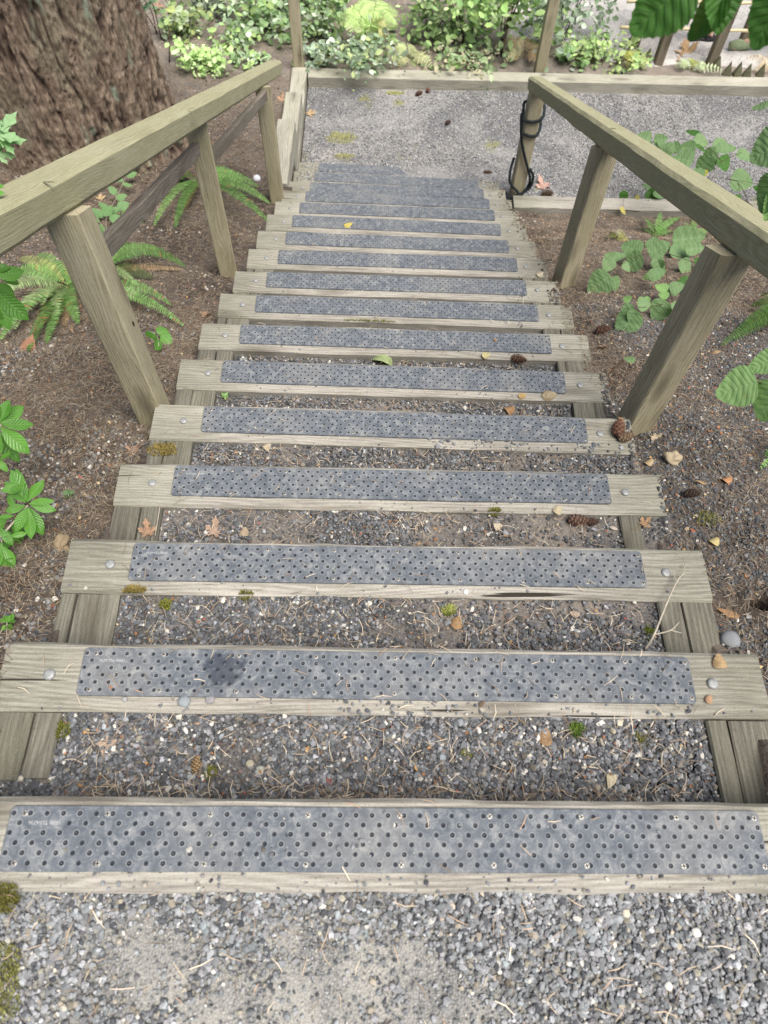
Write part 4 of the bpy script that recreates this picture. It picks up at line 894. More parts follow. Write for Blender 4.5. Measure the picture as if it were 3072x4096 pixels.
# hazel shrub right of the rail, over the landing
A = []
for l in [(1407, 300, 1366, 292, .9), (1404, 296, 1386, 286), (1412, 306, 1448, 296), (1410, 310, 1388, 316, .9, None), (1455, 330, 1410, 318), (1452, 332, 1408, 342, 1), (1500, 322, 1460, 314), (1470, 312, 1436, 330, 1.1), (1497, 350, 1448, 336, 1.2), (1498, 300, 1538, 312, .9), (1500, 316, 1532, 330, .5, 'hazeld'),
          (1540, 308, 1582, 320, .9), (1545, 322, 1600, 318, .7), (1550, 330, 1506, 356, 1.2), (1536, 340, 1500, 382, 1.1), (1560, 335, 1572, 376, 1.1, 'hazeld'), (1590, 330, 1636, 346, .8), (1578, 384, 1638, 398, 1.0), (1520, 385, 1478, 366, 1), (1530, 372, 1494, 378, .8, 'hazely'), (1450, 400, 1416, 392, .9), (1512, 292, 1478, 276, .5, 'hazeld'),
          (1490, 306, 1500, 340, .8), (1440, 345, 1462, 372, 1.1, 'hazeld'), (1600, 436, 1568, 428, 1.1, 'hazeld'), (1573, 430, 1556, 416, .9), (1474, 388, 1496, 408, .9), (1434, 318, 1418, 300, .9)]:
    A.append(l)
sprig('hazel_shrub', 'airy hazel shrub of muted green leaves behind the right handrail, over the landing', 'shrub', A,
      [([(1668, 490, .35), (1640, 470, .75), (1618, 440, .8), (1560, 414, .85), (1520, 394, .88), (1490, 372, .9)], .006, .002), ([(1618, 440, .8), (1598, 400, .86), (1570, 386, .9), (1535, 384, .9)], .0025, .001), ([(1520, 394, .88), (1560, 350, .92), (1600, 330, .92), (1640, 312, .92)], .002, .001),
       ([(1560, 350, .92), (1530, 320, .92), (1497, 322, .92), (1450, 330, .92), (1410, 306, .92)], .002, .0008), ([(1520, 394, .88), (1486, 424, .8)], .0015, .001), ([(1570, 386, .9), (1640, 398, .9)], .002, .001), ([(1618, 440, .8), (1600, 420, .85), (1572, 384, .9)], .0014, .0008)], 'hazel', 'hazel', .90, roott=(1668, 490, .35))
# hazel sprays low on the right bank
B = [(1318, 594, 1262, 640, 1.1), (1322, 584, 1302, 548, .9), (1320, 560, 1358, 548, .9, None), (1326, 596, 1334, 634, .8), (1330, 560, 1302, 546), (1384, 548, 1338, 522, 1.1), (1390, 556, 1340, 584, 1.15), (1400, 548, 1456, 520, 1.05), (1404, 540, 1420, 505, 1.1), (1410, 556, 1444, 586, .8), (1452, 520, 1536, 505, .85), (1448, 534, 1498, 560, .9), (1400, 600, 1446, 580, .8), (1446, 626, 1484, 612, 1),
     (1440, 630, 1412, 610, .9, 'hazelg'), (1445, 640, 1418, 634, .9, 'hazelg'), (1440, 650, 1404, 700, 1.1), (1376, 658, 1414, 654, 1.1), (1368, 660, 1334, 692, .9), (1372, 668, 1328, 748, .85), (1362, 650, 1344, 640, 1, 'hazelg'), (1366, 668, 1360, 700, .8), (1470, 560, 1492, 606, .8), (1430, 618, 1470, 640, .7), (1372, 780, 1344, 772, .7), (1420, 590, 1380, 600, .7, 'hazelg'), (1480, 540, 1530, 532, .9), (1470, 600, 1500, 640, .8, 'hazeld'), (1430, 560, 1416, 592, .8), (1500, 560, 1530, 580, .7, 'hazeld'), (1450, 655, 1476, 684, .8), (1346, 566, 1364, 590, .8), (1400, 640, 1388, 672, .6, 'hazelg')]
sprig('hazel_shrub', 'low spreading hazel spray with rounded serrated leaves between the right posts', 'shrub', B,
      [([(1470, 690, .04), (1452, 650, .2), (1440, 600, .3), (1434, 545, .33), (1400, 548, .33)], .003, .001), ([(1452, 650, .2), (1410, 662, .25), (1372, 664, .27)], .0018, .0008), ([(1434, 545, .33), (1380, 552, .32), (1326, 580, .3)], .0018, .0008), ([(1434, 545, .33), (1480, 560, .35), (1520, 575, .35)], .0018, .001), ([(1355, 690, .1), (1362, 668, .26)], .001, .0008)], 'hazel', 'hazel', .30, roott=(1470, 690, .04))
sprig('hazel_shrub', 'sparse yellowing hazel seedling on the landing beam behind the right handrail', 'shrub',
      [(1352, 412, 1338, 446, .8, 'hazeld'), (1340, 448, 1356, 464, .6, 'hazely'), (1400, 410, 1422, 446, .9, 'hazeld'), (1378, 420, 1368, 452, .4, 'hazely'), (1410, 418, 1440, 426, .8), (1390, 404, 1420, 396, .8)],
      [([(1348, 470, .03), (1346, 440, .18), (1352, 415, .22)], .0016, .001), ([(1400, 452, .03), (1402, 425, .2), (1405, 405, .25)], .0016, .001)], 'hazel', 'hazel', .2, roott=(1348, 470, .03))
# salal-like sprigs between left posts
sprig('salal_plant', 'leafy salal sprigs seen under the left handrail between the near posts', 'plant',
      [(222, 470, 196, 448, 1), (224, 468, 240, 440, 1), (240, 462, 262, 446, 1), (236, 474, 268, 470, 1), (214, 480, 190, 470, 1), (222, 486, 208, 512, 1), (240, 486, 262, 500, 1), (250, 430, 274, 420, 1), (252, 420, 234, 402, 1), (264, 400, 286, 396, 1), (266, 392, 246, 382, 1), (272, 380, 296, 372, 1), (278, 358, 304, 350, 1), (254, 450, 278, 436, 1), (270, 480, 284, 450, 1.1, 'rhodo'), (284, 462, 306, 478, 1), (290, 470, 316, 464, 1), (226, 498, 244, 520, 1), (232, 456, 214, 436, 1), (208, 492, 192, 500, 1), (300, 468, 300, 498, 1), (258, 372, 238, 366, 1)],
      [([(232, 512, .02), (230, 470, .15), (250, 430, .2), (268, 390, .2), (280, 354, .2)], .0016, .0008), ([(232, 512, .02), (214, 476, .15), (200, 452, .15)], .0014, .0008), ([(240, 512, .02), (276, 480, .15), (304, 466, .15)], .0014, .0008)], 'salal', 'salal', .17, 'twigpale', roott=(232, 512, .02))
sprig('salal_plant', 'small seedling of three broad green leaves beside the near left post', 'plant',
      [(348, 738, 334, 756, 1.4), (336, 722, 320, 742, 1.9), (348, 722, 372, 744, 1.2), (336, 714, 366, 716, .9)], [([(344, 760, .0), (342, 740, .08), (340, 722, .1)], .002, .001)], 'salal', 'rhodo', .10, 'twigpale', roott=(344, 760, .0))
sprig('weed', 'tiny five-leaved weed on the soil left of the second and third steps', 'plant',
      [(148, 1068, 134, 1062, 1), (148, 1068, 142, 1054, 1), (150, 1068, 160, 1060, 1), (150, 1070, 156, 1084, 1), (146, 1070, 138, 1080, 1)], [([(148, 1074, 0), (148, 1068, .02)], .001, .001)], 'small', 'salal', .02, 'twigpale', roott=(148, 1074, 0))
sprig('weed', 'ragged little weed at the left edge beside the second step', 'plant',
      [(14, 1345, 0, 1336, 1), (14, 1345, 6, 1326, 1), (16, 1345, 22, 1328, 1), (18, 1345, 34, 1338, 1), (16, 1350, 30, 1356, 1), (12, 1350, 2, 1362, 1), (14, 1352, 18, 1368, 1), (20, 1344, 30, 1324, .8)], [([(14, 1370, 0), (15, 1345, .03)], .0012, .001)], 'small', 'rhodo', .03, 'twigpale', roott=(14, 1370, 0))
for u, v, lab in ((486, 856, 'tiny feathery sprout in the gravel below the fifth step'), (1142, 1370, None)):
    if lab: sprig('weed', lab, 'plant', [(u, v, u+dx, v+dy, 1) for dx, dy in ((-8, -8), (-2, -12), (6, -9), (9, -1), (-9, 0), (2, 8))], None, 'small', 'hazelg', .02, roott=(u, v, 0))

# maple leaves
def maple_poly(n_l=5, seed=0, jag=1.0):
    R = random.Random(seed); pts = []
    lobes = [(-2.15, .52), (-1.05, .80), (0, 1.0), (1.05, .80), (2.15, .52)] if n_l == 5 else [(-1.1, .8), (0, 1), (1.1, .8)]
    for i, (a, l) in enumerate(lobes):
        l *= 1+.12*(R.random()-.5); w = .16
        for da, fr in ((-.42, .50), (-.34, .62), (-.36, .76), (-.16, .80), (0, 1.0), (.16, .80), (.36, .76), (.34, .62), (.42, .50)):
            pts.append((l*fr*math.cos(a+da*jag), l*fr*math.sin(a+da*jag)))
        if i < len(lobes)-1: am = (a+lobes[i+1][0])/2; pts.append((.42*math.cos(am), .42*math.sin(am)))
    pts.append((-.12, .06)); pts.insert(0, (-.12, -.06)); return pts
def maple_v(seed=0, curl=.25):
    R = random.Random(seed); P = maple_poly(5, seed); V = [(0, 0, 0)]; n = len(P); F = []; ph = R.random()*6; UV = [(.5, .0)]
    for fr in (.5, 1.0):
        for x, y in P:
            x2, y2 = x*fr, y*fr; r = math.hypot(x2, y2); a = math.atan2(y2, x2)
            z = curl*(r**2)*(.55+.6*math.sin(a*2+ph))+.05*r*math.sin(a*5+ph*2)*(1 if curl > .1 else .5); V.append((x2*(1-.25*curl*r), y2*(1-.25*curl*r), z)); UV.append((.5+.5*min(1, abs(math.sin(a*1.5))), r))
    for j in range(n): F.append((0, 1+j, 1+(j+1) % n)); F.append((1+j, 1+n+j, 1+n+(j+1) % n, 1+(j+1) % n))
    return V, F, UV
def fallen(u, v, size_d, kind, col, label, rot=0, group='dry leaves fallen on the steps and banks', stalk=True, lift=0.0, curl=None, name='fallen_leaf', zoff=.004):
    p = hit(u, v); dd = (p-Vector(CAM)).length; L = size_d*dd/1561*.74; mb = MB(); R = random.Random(int(u*7+v)); col = np.array(col); col = (col*.76+float(col.mean())*.24)*(.95 if kind != 'maple' else 1)
    if kind == 'maple':
        curl = .55 if curl is None else curl
        col = col*.8+float(col.mean())*.2
        V, F, UV = maple_v(int(u+v), curl if curl is not None else .35); V = np.array(V)*L
        c = col[None]*(.8+.4*np.array([R.random() for _ in V])[:, None])
        mb.add(V, F, c)
        if stalk: tube(mb, [(-.1*L, 0, 0), (-.8*L, .1*L, .02*L), (-1.3*L, .3*L, 0)], L*.022, 5, col*1.1)
    else:
        V, F, UV = leaf_v({'oval': 'salal', 'long': 'rhodo', 'round': 'hazel'}[kind], 12, 3, int(u), .5 if curl is None else curl, .25, .1); L2 = L*1.6; V = (V-np.array([.5, 0, 0]))*L2
        c = col[None]*(.8+.4*np.array([R.random() for _ in V])[:, None]); mb.add(V, F, c); tube(mb, [(-.5*L2, 0, 0), (-.7*L2, .04*L2, .01)], L2*.015, 4, col*.8)
    allz = np.concatenate(mb.v)[:, 2]; g = float(min(allz))
    e = .02; nx = float(top(p.x+e, p.y)[0]-top(p.x-e, p.y)[0])/(2*e); ny = float(top(p.x, p.y+e)[0]-top(p.x, p.y-e)[0])/(2*e)
    nrm = Vector((-max(-.5, min(.5, nx)), -max(-.5, min(.5, ny)), 1)).normalized()
    a = math.radians(rot); Mx = frame((math.cos(a), math.sin(a), 0), nrm, (p.x, p.y, p.z-g*.8+zoff+lift)); Mx = Mx @ Matrix.Rotation(.18*math.sin(u), 4, 'Y')
    return props(mb.build(name, M['dead'], None, M=Mx), label, 'leaf', group)
OR, BR, TN, YE, PK, GN = (.50, .235, .09), (.30, .17, .09), (.46, .34, .19), (.62, .48, .14), (.58, .27, .19), (.36, .46, .17)
for a in [
    (285, 974, 52, 'maple', (.52, .29, .15), 'orange brown maple leaf by the left end of the fourth and fifth steps', 20), (320, 1153, 42, 'maple', (.50, .25, .11), 'curled orange maple leaf against the left end of the third step', 100),
    (462, 1152, 46, 'maple', (.54, .32, .19), 'pale orange maple leaf on gravel above the third step mat', 80), (240, 1604, 44, 'maple', (.55, .36, .22), 'tan maple leaf with long stalks on gravel below the top step', 250),
    (440, 682, 30, 'maple', (.55, .28, .12), 'folded orange leaf on soil beside the seventh step', 10), (1177, 1593, 34, 'oval', (.42, .24, .10), 'golden brown leaf standing on gravel below the top step, right of centre', 80),
    (987, 1347, 30, 'oval', (.44, .25, .09), 'spotted brown leaf beside moss on the gravel between second and third steps', 70), (1552, 1431, 26, 'round', (.56, .36, .15), 'orange brown leaf lying on the right end of the second step', 95),
    (1320, 1680, 44, 'long', (.66, .56, .34), 'long pale straw leaf on gravel just below the top step', 60), (1389, 1134, 30, 'maple', (.48, .25, .08), 'crumpled orange leaf by the right end of the fourth step', 40),
    (831, 777, 40, 'round', GN, 'pale green leaf standing on the sixth step mat edge', 75), (1050, 770, 18, 'oval', (.6, .52, .22), 'small yellow leaf on the gravel beyond the sixth step mat', 20),
    (752, 489, 15, 'round', (.66, .52, .05), 'tiny bright yellow leaf on a far mat left of centre', 10), (667, 247, 20, 'maple', (.64, .38, .12), 'small orange leaf on the landing against the left beams', 10),
    (1177, 405, 36, 'maple', (.66, .33, .24), 'pinkish orange leaf on the landing by the roped post', 120), (1192, 181, 26, 'maple', (.66, .42, .28), 'pale pink leaf at the far edge of the landing beside the rail end', 60), (1274, 185, 26, 'maple', (.68, .46, .33), 'pale pink leaf at the far edge of the landing, right of the rail end', 170),
    (1061, 189, 15, 'maple', (.66, .44, .28), 'tiny pale leaf on the landing left of the rail end', 0), (1101, 888, 22, 'round', (.42, .22, .08), 'brown leaf in the dark gravel below the fifth step', 30), (1411, 945, 30, 'maple', (.55, .42, .22), 'straw coloured leaf on soil by the near right post', 300),
    (1390, 918, 24, 'oval', (.58, .38, .16), 'small orange scrap of leaf by the cones at the near right post', 60), (1516, 1043, 28, 'long', (.56, .35, .15), 'slim orange leaf on the right bank beside the fourth step', 10), (1567, 1038, 20, 'round', (.56, .25, .08), 'rusty round leaf on the right bank beside the fourth step', 30),
    (1575, 1327, 44, 'long', (.48, .25, .09), 'ragged brown leaf on the right bank by the second step', 330), (1240, 1327, 18, 'oval', (.56, .42, .30), 'small pinkish oval leaf on gravel between second and third steps', 160), (1540, 1170, 20, 'round', (.64, .50, .17), 'yellow leaf on the right bank beside the third step', 40),
    (580, 969, 18, 'round', (.56, .44, .28), 'curled tan leaf scrap in gravel below the fifth step, left', 50), (528, 1151, 20, 'round', (.48, .36, .22), 'curled tan leaf beside the pale orange maple leaf', 80), (246, 1491, 20, 'long', (.38, .17, .09), 'small reddish brown scrap on the second mat, left end', 320),
    (709, 1691, 20, 'maple', (.42, .12, .10), 'tiny dark red maple leaf in gravel just below the top mat', 40), (215, 431, 22, 'maple', (.66, .42, .13), 'yellow orange leaf on soil beneath the left handrail', 90), (607, 218, 20, 'maple', (.64, .33, .14), 'orange leaf on soil left of the stepped side beams', 70),
    (1481, 118, 40, 'maple', (.66, .36, .10), 'orange leaf on the far path behind the stakes', 90), (1475, 132, 26, 'maple', (.7, .45, .2), 'second orange leaf on the far path behind the stakes', 200), (597, 34, 26, 'maple', (.72, .38, .14), 'orange leaf among the shrubs at the far left of the back post', 70), (336, 16, 26, 'maple', (.62, .30, .15), 'orange leaf on soil beyond the big trunk', 10),
    (1543, 762, 22, 'long', (.50, .30, .13), 'brown curled leaf on the dark right bank by the near post', 10), (1305, 752, 24, 'maple', (.46, .25, .12), 'rust brown leaf on soil right of the sixth step', 200), (1166, 594, 14, 'oval', (.58, .5, .34), 'small straw leaf by a far right step end', 30), (1400, 1000, 16, 'round', (.6, .42, .2), 'tiny tan leaf on the bank by the tan rock', 30),
    (1128, 858, 15, 'oval', (.56, .36, .10), 'amber leaf scrap below the fifth step, right of centre', 10), (1186, 858, 26, 'oval', (.46, .36, .2), 'dry tan smudge of leaf on the fifth step right of the mat', 10), (426, 1565, 10, 'oval', (.5, .3, .15), 'tiny brown scrap below the second step', 10), (1075, 1138, 18, 'round', (.62, .5, .34), 'pale torn leaf in the gravel below the fourth step', 10),
    (1205, 1105, 18, 'round', (.6, .5, .3), 'pale cream leaf in gravel just below the fourth step', 60), (1325, 1143, 16, 'long', (.6, .5, .4), 'narrow cream leaf right of the cones below the fourth step', 160), (130, 620, 16, 'oval', (.4, .2, .1), 'brown scrap among the left ferns', 60), (1530, 1512, 16, 'oval', (.55, .3, .15), 'small orange scrap on gravel near the right side block', 60),
    (1070, 735, 12, 'oval', (.5, .25, .1), 'tiny rust scrap under the seventh step', 60), (60, 755, 60, 'long', (.46, .21, .10), 'curled rusty dead frond tip on soil left of the near post', 265), (1500, 655, 22, 'oval', (.58, .42, .22), 'tan leaf under the low hazel spray', 10), (1340, 905, 12, 'oval', (.5, .3, .12), 'tiny amber scrap beside the cones', 10)]:
    fallen(*a)
fallen(1320, 1395, 1, 'oval', TN, 'speck of tan leaf on the twig', 0) if False else None

# cones
def cone_obj(u, v, size_d, rot, col, label, tilt=0, fat=.52, squash=1.0):
    p = hit(u, v); dd = (p-Vector(CAM)).length; L = size_d*dd/1561; R = L*fat/2; mb = MB(); col = np.array(col); rr = random.Random(int(u))
    # core
    P = [Vector((L*(t-.5), 0, 0)) for t in (0, .15, .35, .6, .85, 1)]; tube(mb, P, [R*.15, R*.4, R*.58, R*.55, R*.3, R*.08], 10, col*.2)
    nsc = 58
    for i in range(nsc):
        t = (i+.5)/nsc; g = i*2.39996; prof = math.sin(PI*(t**.8*.86+.1))**.7; rad = R*prof; x = L*(t-.5)
        c, s = math.cos(g), math.sin(g); ax = Vector((1, 0, 0)); ra = Vector((0, c, s)); ta = Vector((0, -s, c)); w = R*.40*prof+R*.06; l = R*.42*prof+R*.05
        b = ax*(x-l*.4)+ra*rad*.55; m = ax*(x+l*.25)+ra*rad*.98; e = ax*(x+l*.62)+ra*rad*1.2
        V = [b-ta*w*.5, b+ta*w*.5, m-ta*w, m+ta*w, e-ta*w*.45, e+ta*w*.45, m-ra*R*.09-ta*w, m-ra*R*.09+ta*w]
        k_ = .8+.4*rr.random(); cc = np.array([col*.25, col*.25, col*k_*.8, col*k_*.8, col*1.7*k_, col*1.7*k_, col*.2, col*.2])
        mb.add(V, [(0, 1, 3, 2), (2, 3, 5, 4), (4, 5, 7, 6)], cc)
    a = math.radians(rot); Mx = Matrix.Translation((p.x, p.y, p.z+R*.80)) @ Matrix.Rotation(a, 4, 'Z') @ Matrix.Rotation(tilt, 4, 'Y')
    return props(mb.build('pine_cone', M['cone'], None, smooth=False, M=Mx), label, 'cone', 'fallen conifer cones')
for a in [(1333, 930, 44, 70, (.20, .105, .07), 'dark open cone lying on the right end of the fifth step'), (1349, 948, 36, 20, (.36, .25, .165), 'pale closed cone beside the dark cone on the fifth step'), (1378, 916, 44, 95, (.20, .09, .045), 'reddish cone against the foot of the near right post'),
          (1401, 922, 44, 80, (.24, .185, .14), 'greyish cone at the foot of the near right post'), (1247, 1128, 44, 0, (.34, .21, .16), 'pinkish brown cone in the gravel below the fourth step'), (1277, 1130, 30, 5, (.18, .11, .08), 'half buried dark cone behind the pinkish cone'),
          (1119, 780, 34, -8, (.25, .145, .10), 'brown cone in the gap beyond the sixth step'), (425, 1653, 34, 92, (.42, .29, .16), 'light tan cone in the gravel just beyond the top step, left of centre'), (1112, 420, 22, 130, (.17, .08, .06), 'small dark cone beside the rope at the far post'), (1181, 423, 24, 10, (.13, .09, .06), 'dark cone on the landing beam right of the roped post'),
          (1053, 378, 20, 0, (.2, .12, .09), 'brown cone on the landing right of the bottom step'), (905, 205, 15, 30, (.15, .08, .06), 'tiny dark cone at the far side of the landing, left one'), (924, 198, 13, 80, (.15, .08, .06), 'tiny dark cone at the far side of the landing, right one'), (967, 268, 14, 40, (.09, .06, .05), 'tiny blackish cone in the middle of the landing'),
          (1491, 1070, 34, 5, (.11, .08, .06), 'dark cone half hidden in the right bank beside the fourth step'), (1300, 718, 34, 20, (.15, .085, .06), 'dark broken cone by the right end of the seventh step'), (1040, 1521, 16, 40, (.36, .26, .18), 'tiny tan cone on the near edge of the second step')]:
    cone_obj(*a)

# rocks
def rock(u, v, rd, col, label, sq=.7, el=1.0, smooth_=.1, name='rock', cat='stone', rot=0, seed=None):
    p = hit(u, v); dd = (p-Vector(CAM)).length; r = rd*dd/1561; sd_ = seed or int(u); V = []; F = []; nu, nv = 22, 14
    for i in range(nv+1):
        th = PI*i/nv
        for j in range(nu):
            ph = 2*PI*j/nu; x, y, z = math.sin(th)*math.cos(ph), math.sin(th)*math.sin(ph), math.cos(th)
            q = 1+smooth_*(mnoise.noise(Vector((x*1.6+sd_, y*1.6, z*1.6)))*1.6+.35*mnoise.noise(Vector((x*5+sd_, y*5, z*5)))); V.append((x*q*r*el, y*q*r, z*q*r*sq))
    for i in range(nv):
        for j in range(nu): F.append((i*nu+j, (i+1)*nu+j, (i+1)*nu+(j+1) % nu, i*nu+(j+1) % nu))
    mb = MB(); mb.add(V, F, col); o = mb.build(name, M['stone'], None, M=Matrix.Translation((p.x, p.y, p.z+r*sq*.35)) @ Matrix.Rotation(math.radians(rot), 4, 'Z')); return props(o, label, cat)
rock(1575, 1385, 20, (.24, .255, .27), 'smooth round grey stone beside the right end of the second step', .7, .95, .05)
rock(1453, 992, 17, (.40, .335, .23), 'angular tan stone on the right bank beside the fifth step', .7, 1.0, .28)
rock(555, 388, 7.5, (.72, .74, .8), 'small whitish ball on the soil behind the left ferns', .9, 1, .02, 'ball', 'ball')
rock(398, 1516, 11, (.27, .30, .32), 'bluish grey pebble on the near edge of the second step, left of centre', .6, 1.15, .12)
rock(454, 1512, 9, (.28, .27, .28), 'grey pebble on the near edge of the second step beside the bluish one', .6, 1.1, .12)
rock(270, 1511, 6, (.34, .34, .34), 'small pale stone on the near edge of the second step, far left', .6, .9, .15)
rock(1178, 927, 9, (.26, .27, .28), 'flat grey stone on the near edge of the fifth step, right of its mat', .4, 1.5, .12)
rock(1130, 938, 9, (.17, .18, .19), 'dark angular stone on the near edge of the fifth step, under its mat', .6, 1.3, .2)
rock(910, 928, 8, (.18, .19, .20), 'dark stone on the near edge of the fifth step, centre', .5, 1.2, .2)
rock(540, 1650, 8, (.36, .33, .25), 'tan pebble in gravel just below the top step', .6, 1, .15)
rock(562, 1664, 10, (.34, .35, .31), 'pale greenish stone in gravel just below the top step', .6, 1.1, .15)
rock(1296, 1561, 9, (.66, .65, .61), 'white stone in gravel under the second step, right', .6, 1.1, .15)
rock(1339, 1562, 9, (.60, .55, .44), 'cream stone in gravel under the second step, beside the white one', .6, 1, .15)
rock(1154, 1222, 0.1, (.6, .6, .6), '', .5) if False else None
rock(1006, 1279, 6, (.7, .7, .66), 'white pebble beside the gravel moss between second and third steps', .6, 1, .15)
rock(1503, 2014, 8, (.66, .65, .6), 'white pebble in the gravel of the upper path, right', .6, 1.05, .12)
rock(1443, 2130, 7, (.66, .65, .6), 'smaller white pebble low in the gravel of the upper path, right', .6, 1, .12)
rock(140, 1176, 19, (.30, .235, .15), 'crumbling tan bark lump by the left end of the third step', .8, .7, .5, 'bark_lump', 'bark', rot=20)
rock(1316, 1000, 0.1, (.5, .5, .5), '', .5) if False else None

# moss clumps
def moss(u, v, ru, rv, label, n=420, col=(.20, .19, .055), tall=.012):
    p = hit(u, v); dd = (p-Vector(CAM)).length; rx, ry = ru*dd/1561, rv*dd/1561
    r = np.sqrt(RS.rand(n)); a = RS.rand(n)*2*PI; rr = .7+.5*vn(np.cos(a)*2+u, np.sin(a)*2+v); x = p.x+rx*r*rr*np.cos(a); y = p.y+ry*1.1*r*rr*np.sin(a); z = top(x, y); z = np.where(np.abs(z-p.z) > .05, p.z, z)
    az = RS.rand(n)*2*PI; hh = tall*(.4+.8*RS.rand(n))*(1.1-r*.6); ox = np.cos(az)*hh*.7; oy = np.sin(az)*hh*.7; w = .0011
    V = np.stack([np.stack([x-w, y, z], -1), np.stack([x+w, y, z], -1), np.stack([x+ox+w*.5, y+oy, z+hh], -1), np.stack([x+ox-w*.5, y+oy, z+hh], -1)], 1).reshape(-1, 3)
    F = (np.arange(n)*4)[:, None]+np.array([[0, 1, 2, 3]]); c = np.repeat(np.array(col)[None]*(.5+1.0*RS.rand(n, 1)), 4, axis=0)
    return props(link('moss', npmesh('moss', V, F, M['needle'], c, smooth=False)), label, 'moss', kind='stuff')
moss(290, 1276, 24, 8, 'brownish moss tuft on the third step by its left block', 700, (.30, .24, .08)); moss(358, 1306, 12, 11, 'green moss in gravel below the third step, left', 400, (.22, .24, .04)); moss(535, 1292, 20, 8, 'moss below the third step, centre left', 400)
moss(352, 972, 30, 16, 'tawny moss on the left block below the fifth step', 900, (.28, .22, .07)); moss(970, 1322, 14, 9, 'yellow green moss sprig in gravel above the second step', 350, (.33, .37, .10), .02); moss(1242, 1580, 14, 12, 'dark green moss sprig in gravel right of centre below the second step', 380, (.12, .19, .03), .02)
moss(1402, 1368, 12, 12, 'dark moss in gravel at the foot of the pale twig', 300, (.15, .18, .03)); moss(140, 1580, 12, 22, 'moss against the left block below the second step', 420, (.16, .17, .03)); moss(1385, 1597, 14, 18, 'thin moss and straw by the right block below the second step', 300)
moss(800, 702, 60, 3, 'band of moss in the gap under the seventh step', 500, (.22, .22, .05)); moss(16, 1940, 24, 24, 'olive moss at the left end of the upper path, beside the top timber', 700, (.20, .19, .05)); moss(8, 2120, 36, 60, 'broad olive moss patch in the lower left corner of the upper path', 900, (.30, .30, .10))
moss(1070, 1105, 14, 6, 'little moss patch just below the fourth step', 250, (.2, .2, .05)); moss(455, 1670, 12, 14, 'sparse moss in gravel above the top step, left', 250, (.2, .2, .05)); moss(1005, 1630, 14, 10, 'sparse moss in gravel above the top step, middle', 200, (.2, .2, .05))
moss(738, 298, 34, 16, 'yellow green moss spreading on the landing', 1300, (.46, .46, .20), .02); moss(743, 338, 24, 8, 'smaller yellow moss patch on the landing nearer the steps', 500, (.46, .45, .2), .02); moss(852, 202, 20, 5, 'green moss patch at the far side of the landing', 300, (.45, .46, .15), .02)
moss(1529, 1120, 25, 20, 'moss on the right bank by the third step', 400, (.2, .2, .06)); moss(470, 215, 44, 10, 'yellow moss on the soil beyond the left handrail', 900, (.36, .34, .08), .02) 

# twigs
def twig(lines, mat, label, name='twig'):
    mb = MB()
    for pts, r0, r1 in lines:
        P = spline([hit(*p) + Vector((0, 0, .003)) for p in pts], 5); n = len(P); rr = [r0+(r1-r0)*i/(n-1) for i in range(n)]; rr = [r*(1.25 if i % 5 == 0 else 1) for i, r in enumerate(rr)]; tube(mb, P, rr, 6)
    return props(mb.build(name, M[mat], None), label, 'twig')
twig([([(1393, 1403, .008), (1412, 1372, .03), (1440, 1302, .03), (1462, 1255, .02), (1476, 1240, .02)], .0030, .0016), ([(1412, 1372, .03), (1448, 1362, .03), (1466, 1345, .02)], .0020, .0012), ([(1446, 1362, .03), (1470, 1368, .02)], .0014, .0009), ([(1460, 1258, .02), (1452, 1236, .01)], .0016, .0009), ([(1475, 1242, .02), (1478, 1220, .006)], .0015, .0009)], 'twigpale', 'pale forked twig lying from the right block up over the third step')
twig([([(1311, 811, .008), (1328, 797, .01), (1346, 779, .01)], .0042, .0030), ([(1345, 781, .01), (1352, 776, .015)], .002, .001)], 'twigdark', 'short dark stick on soil by the right end of the sixth step')
twig([([(346, 1096, .004), (342, 1120, .006), (336, 1158, .004)], .0016, .0010)], 'twigpale', 'thin knobbly stem on the left block below the fourth step')
twig([([(1300, 645, .0), (1330, 690, .05), (1350, 705, .02)], .0012, .0009), ([(1395, 870, .0), (1430, 900, .02), (1440, 940, .0)], .0010, .0008)], 'twigdark', 'hair thin bent stems on the right bank')
twig([([(230, 700, .0), (300, 720, .02), (360, 660, .03)], .0016, .001), ([(120, 700, .0), (250, 690, .02), (330, 700, .0)], .0016, .001), ([(100, 730, .0), (220, 712, .01)], .0014, .001)], 'twigdark', 'long thin dry stems behind the near left post')
twig([([(365, 60, .3), (366, 100, .25), (366, 135, .0)], .005, .005)], 'twigdark', 'thin grey rod standing in soil right of the big trunk', 'rod')
p0, p1 = hit(380, 372, .10), hit(408, 398, .02); mb = MB(); tube(mb, [p0, p0.lerp(p1, .5), p1], .024, 14); props(mb.build('drain_pipe', M['pipe'], None), 'stub of black pipe behind the middle left post', 'pipe')
p = hit(428, 14); mb = MB(); tube(mb, [p-Vector((0, 0, .1)), p+Vector((0, 0, .5)), p+Vector((-.02, 0, 1.2))], [.05, .045, .042], 10); s_ = empty('sapling', p, 'slim dark sapling trunk at the top edge beyond the big tree', 'tree'); mb.build('trunk', M['twigdark'], s_)

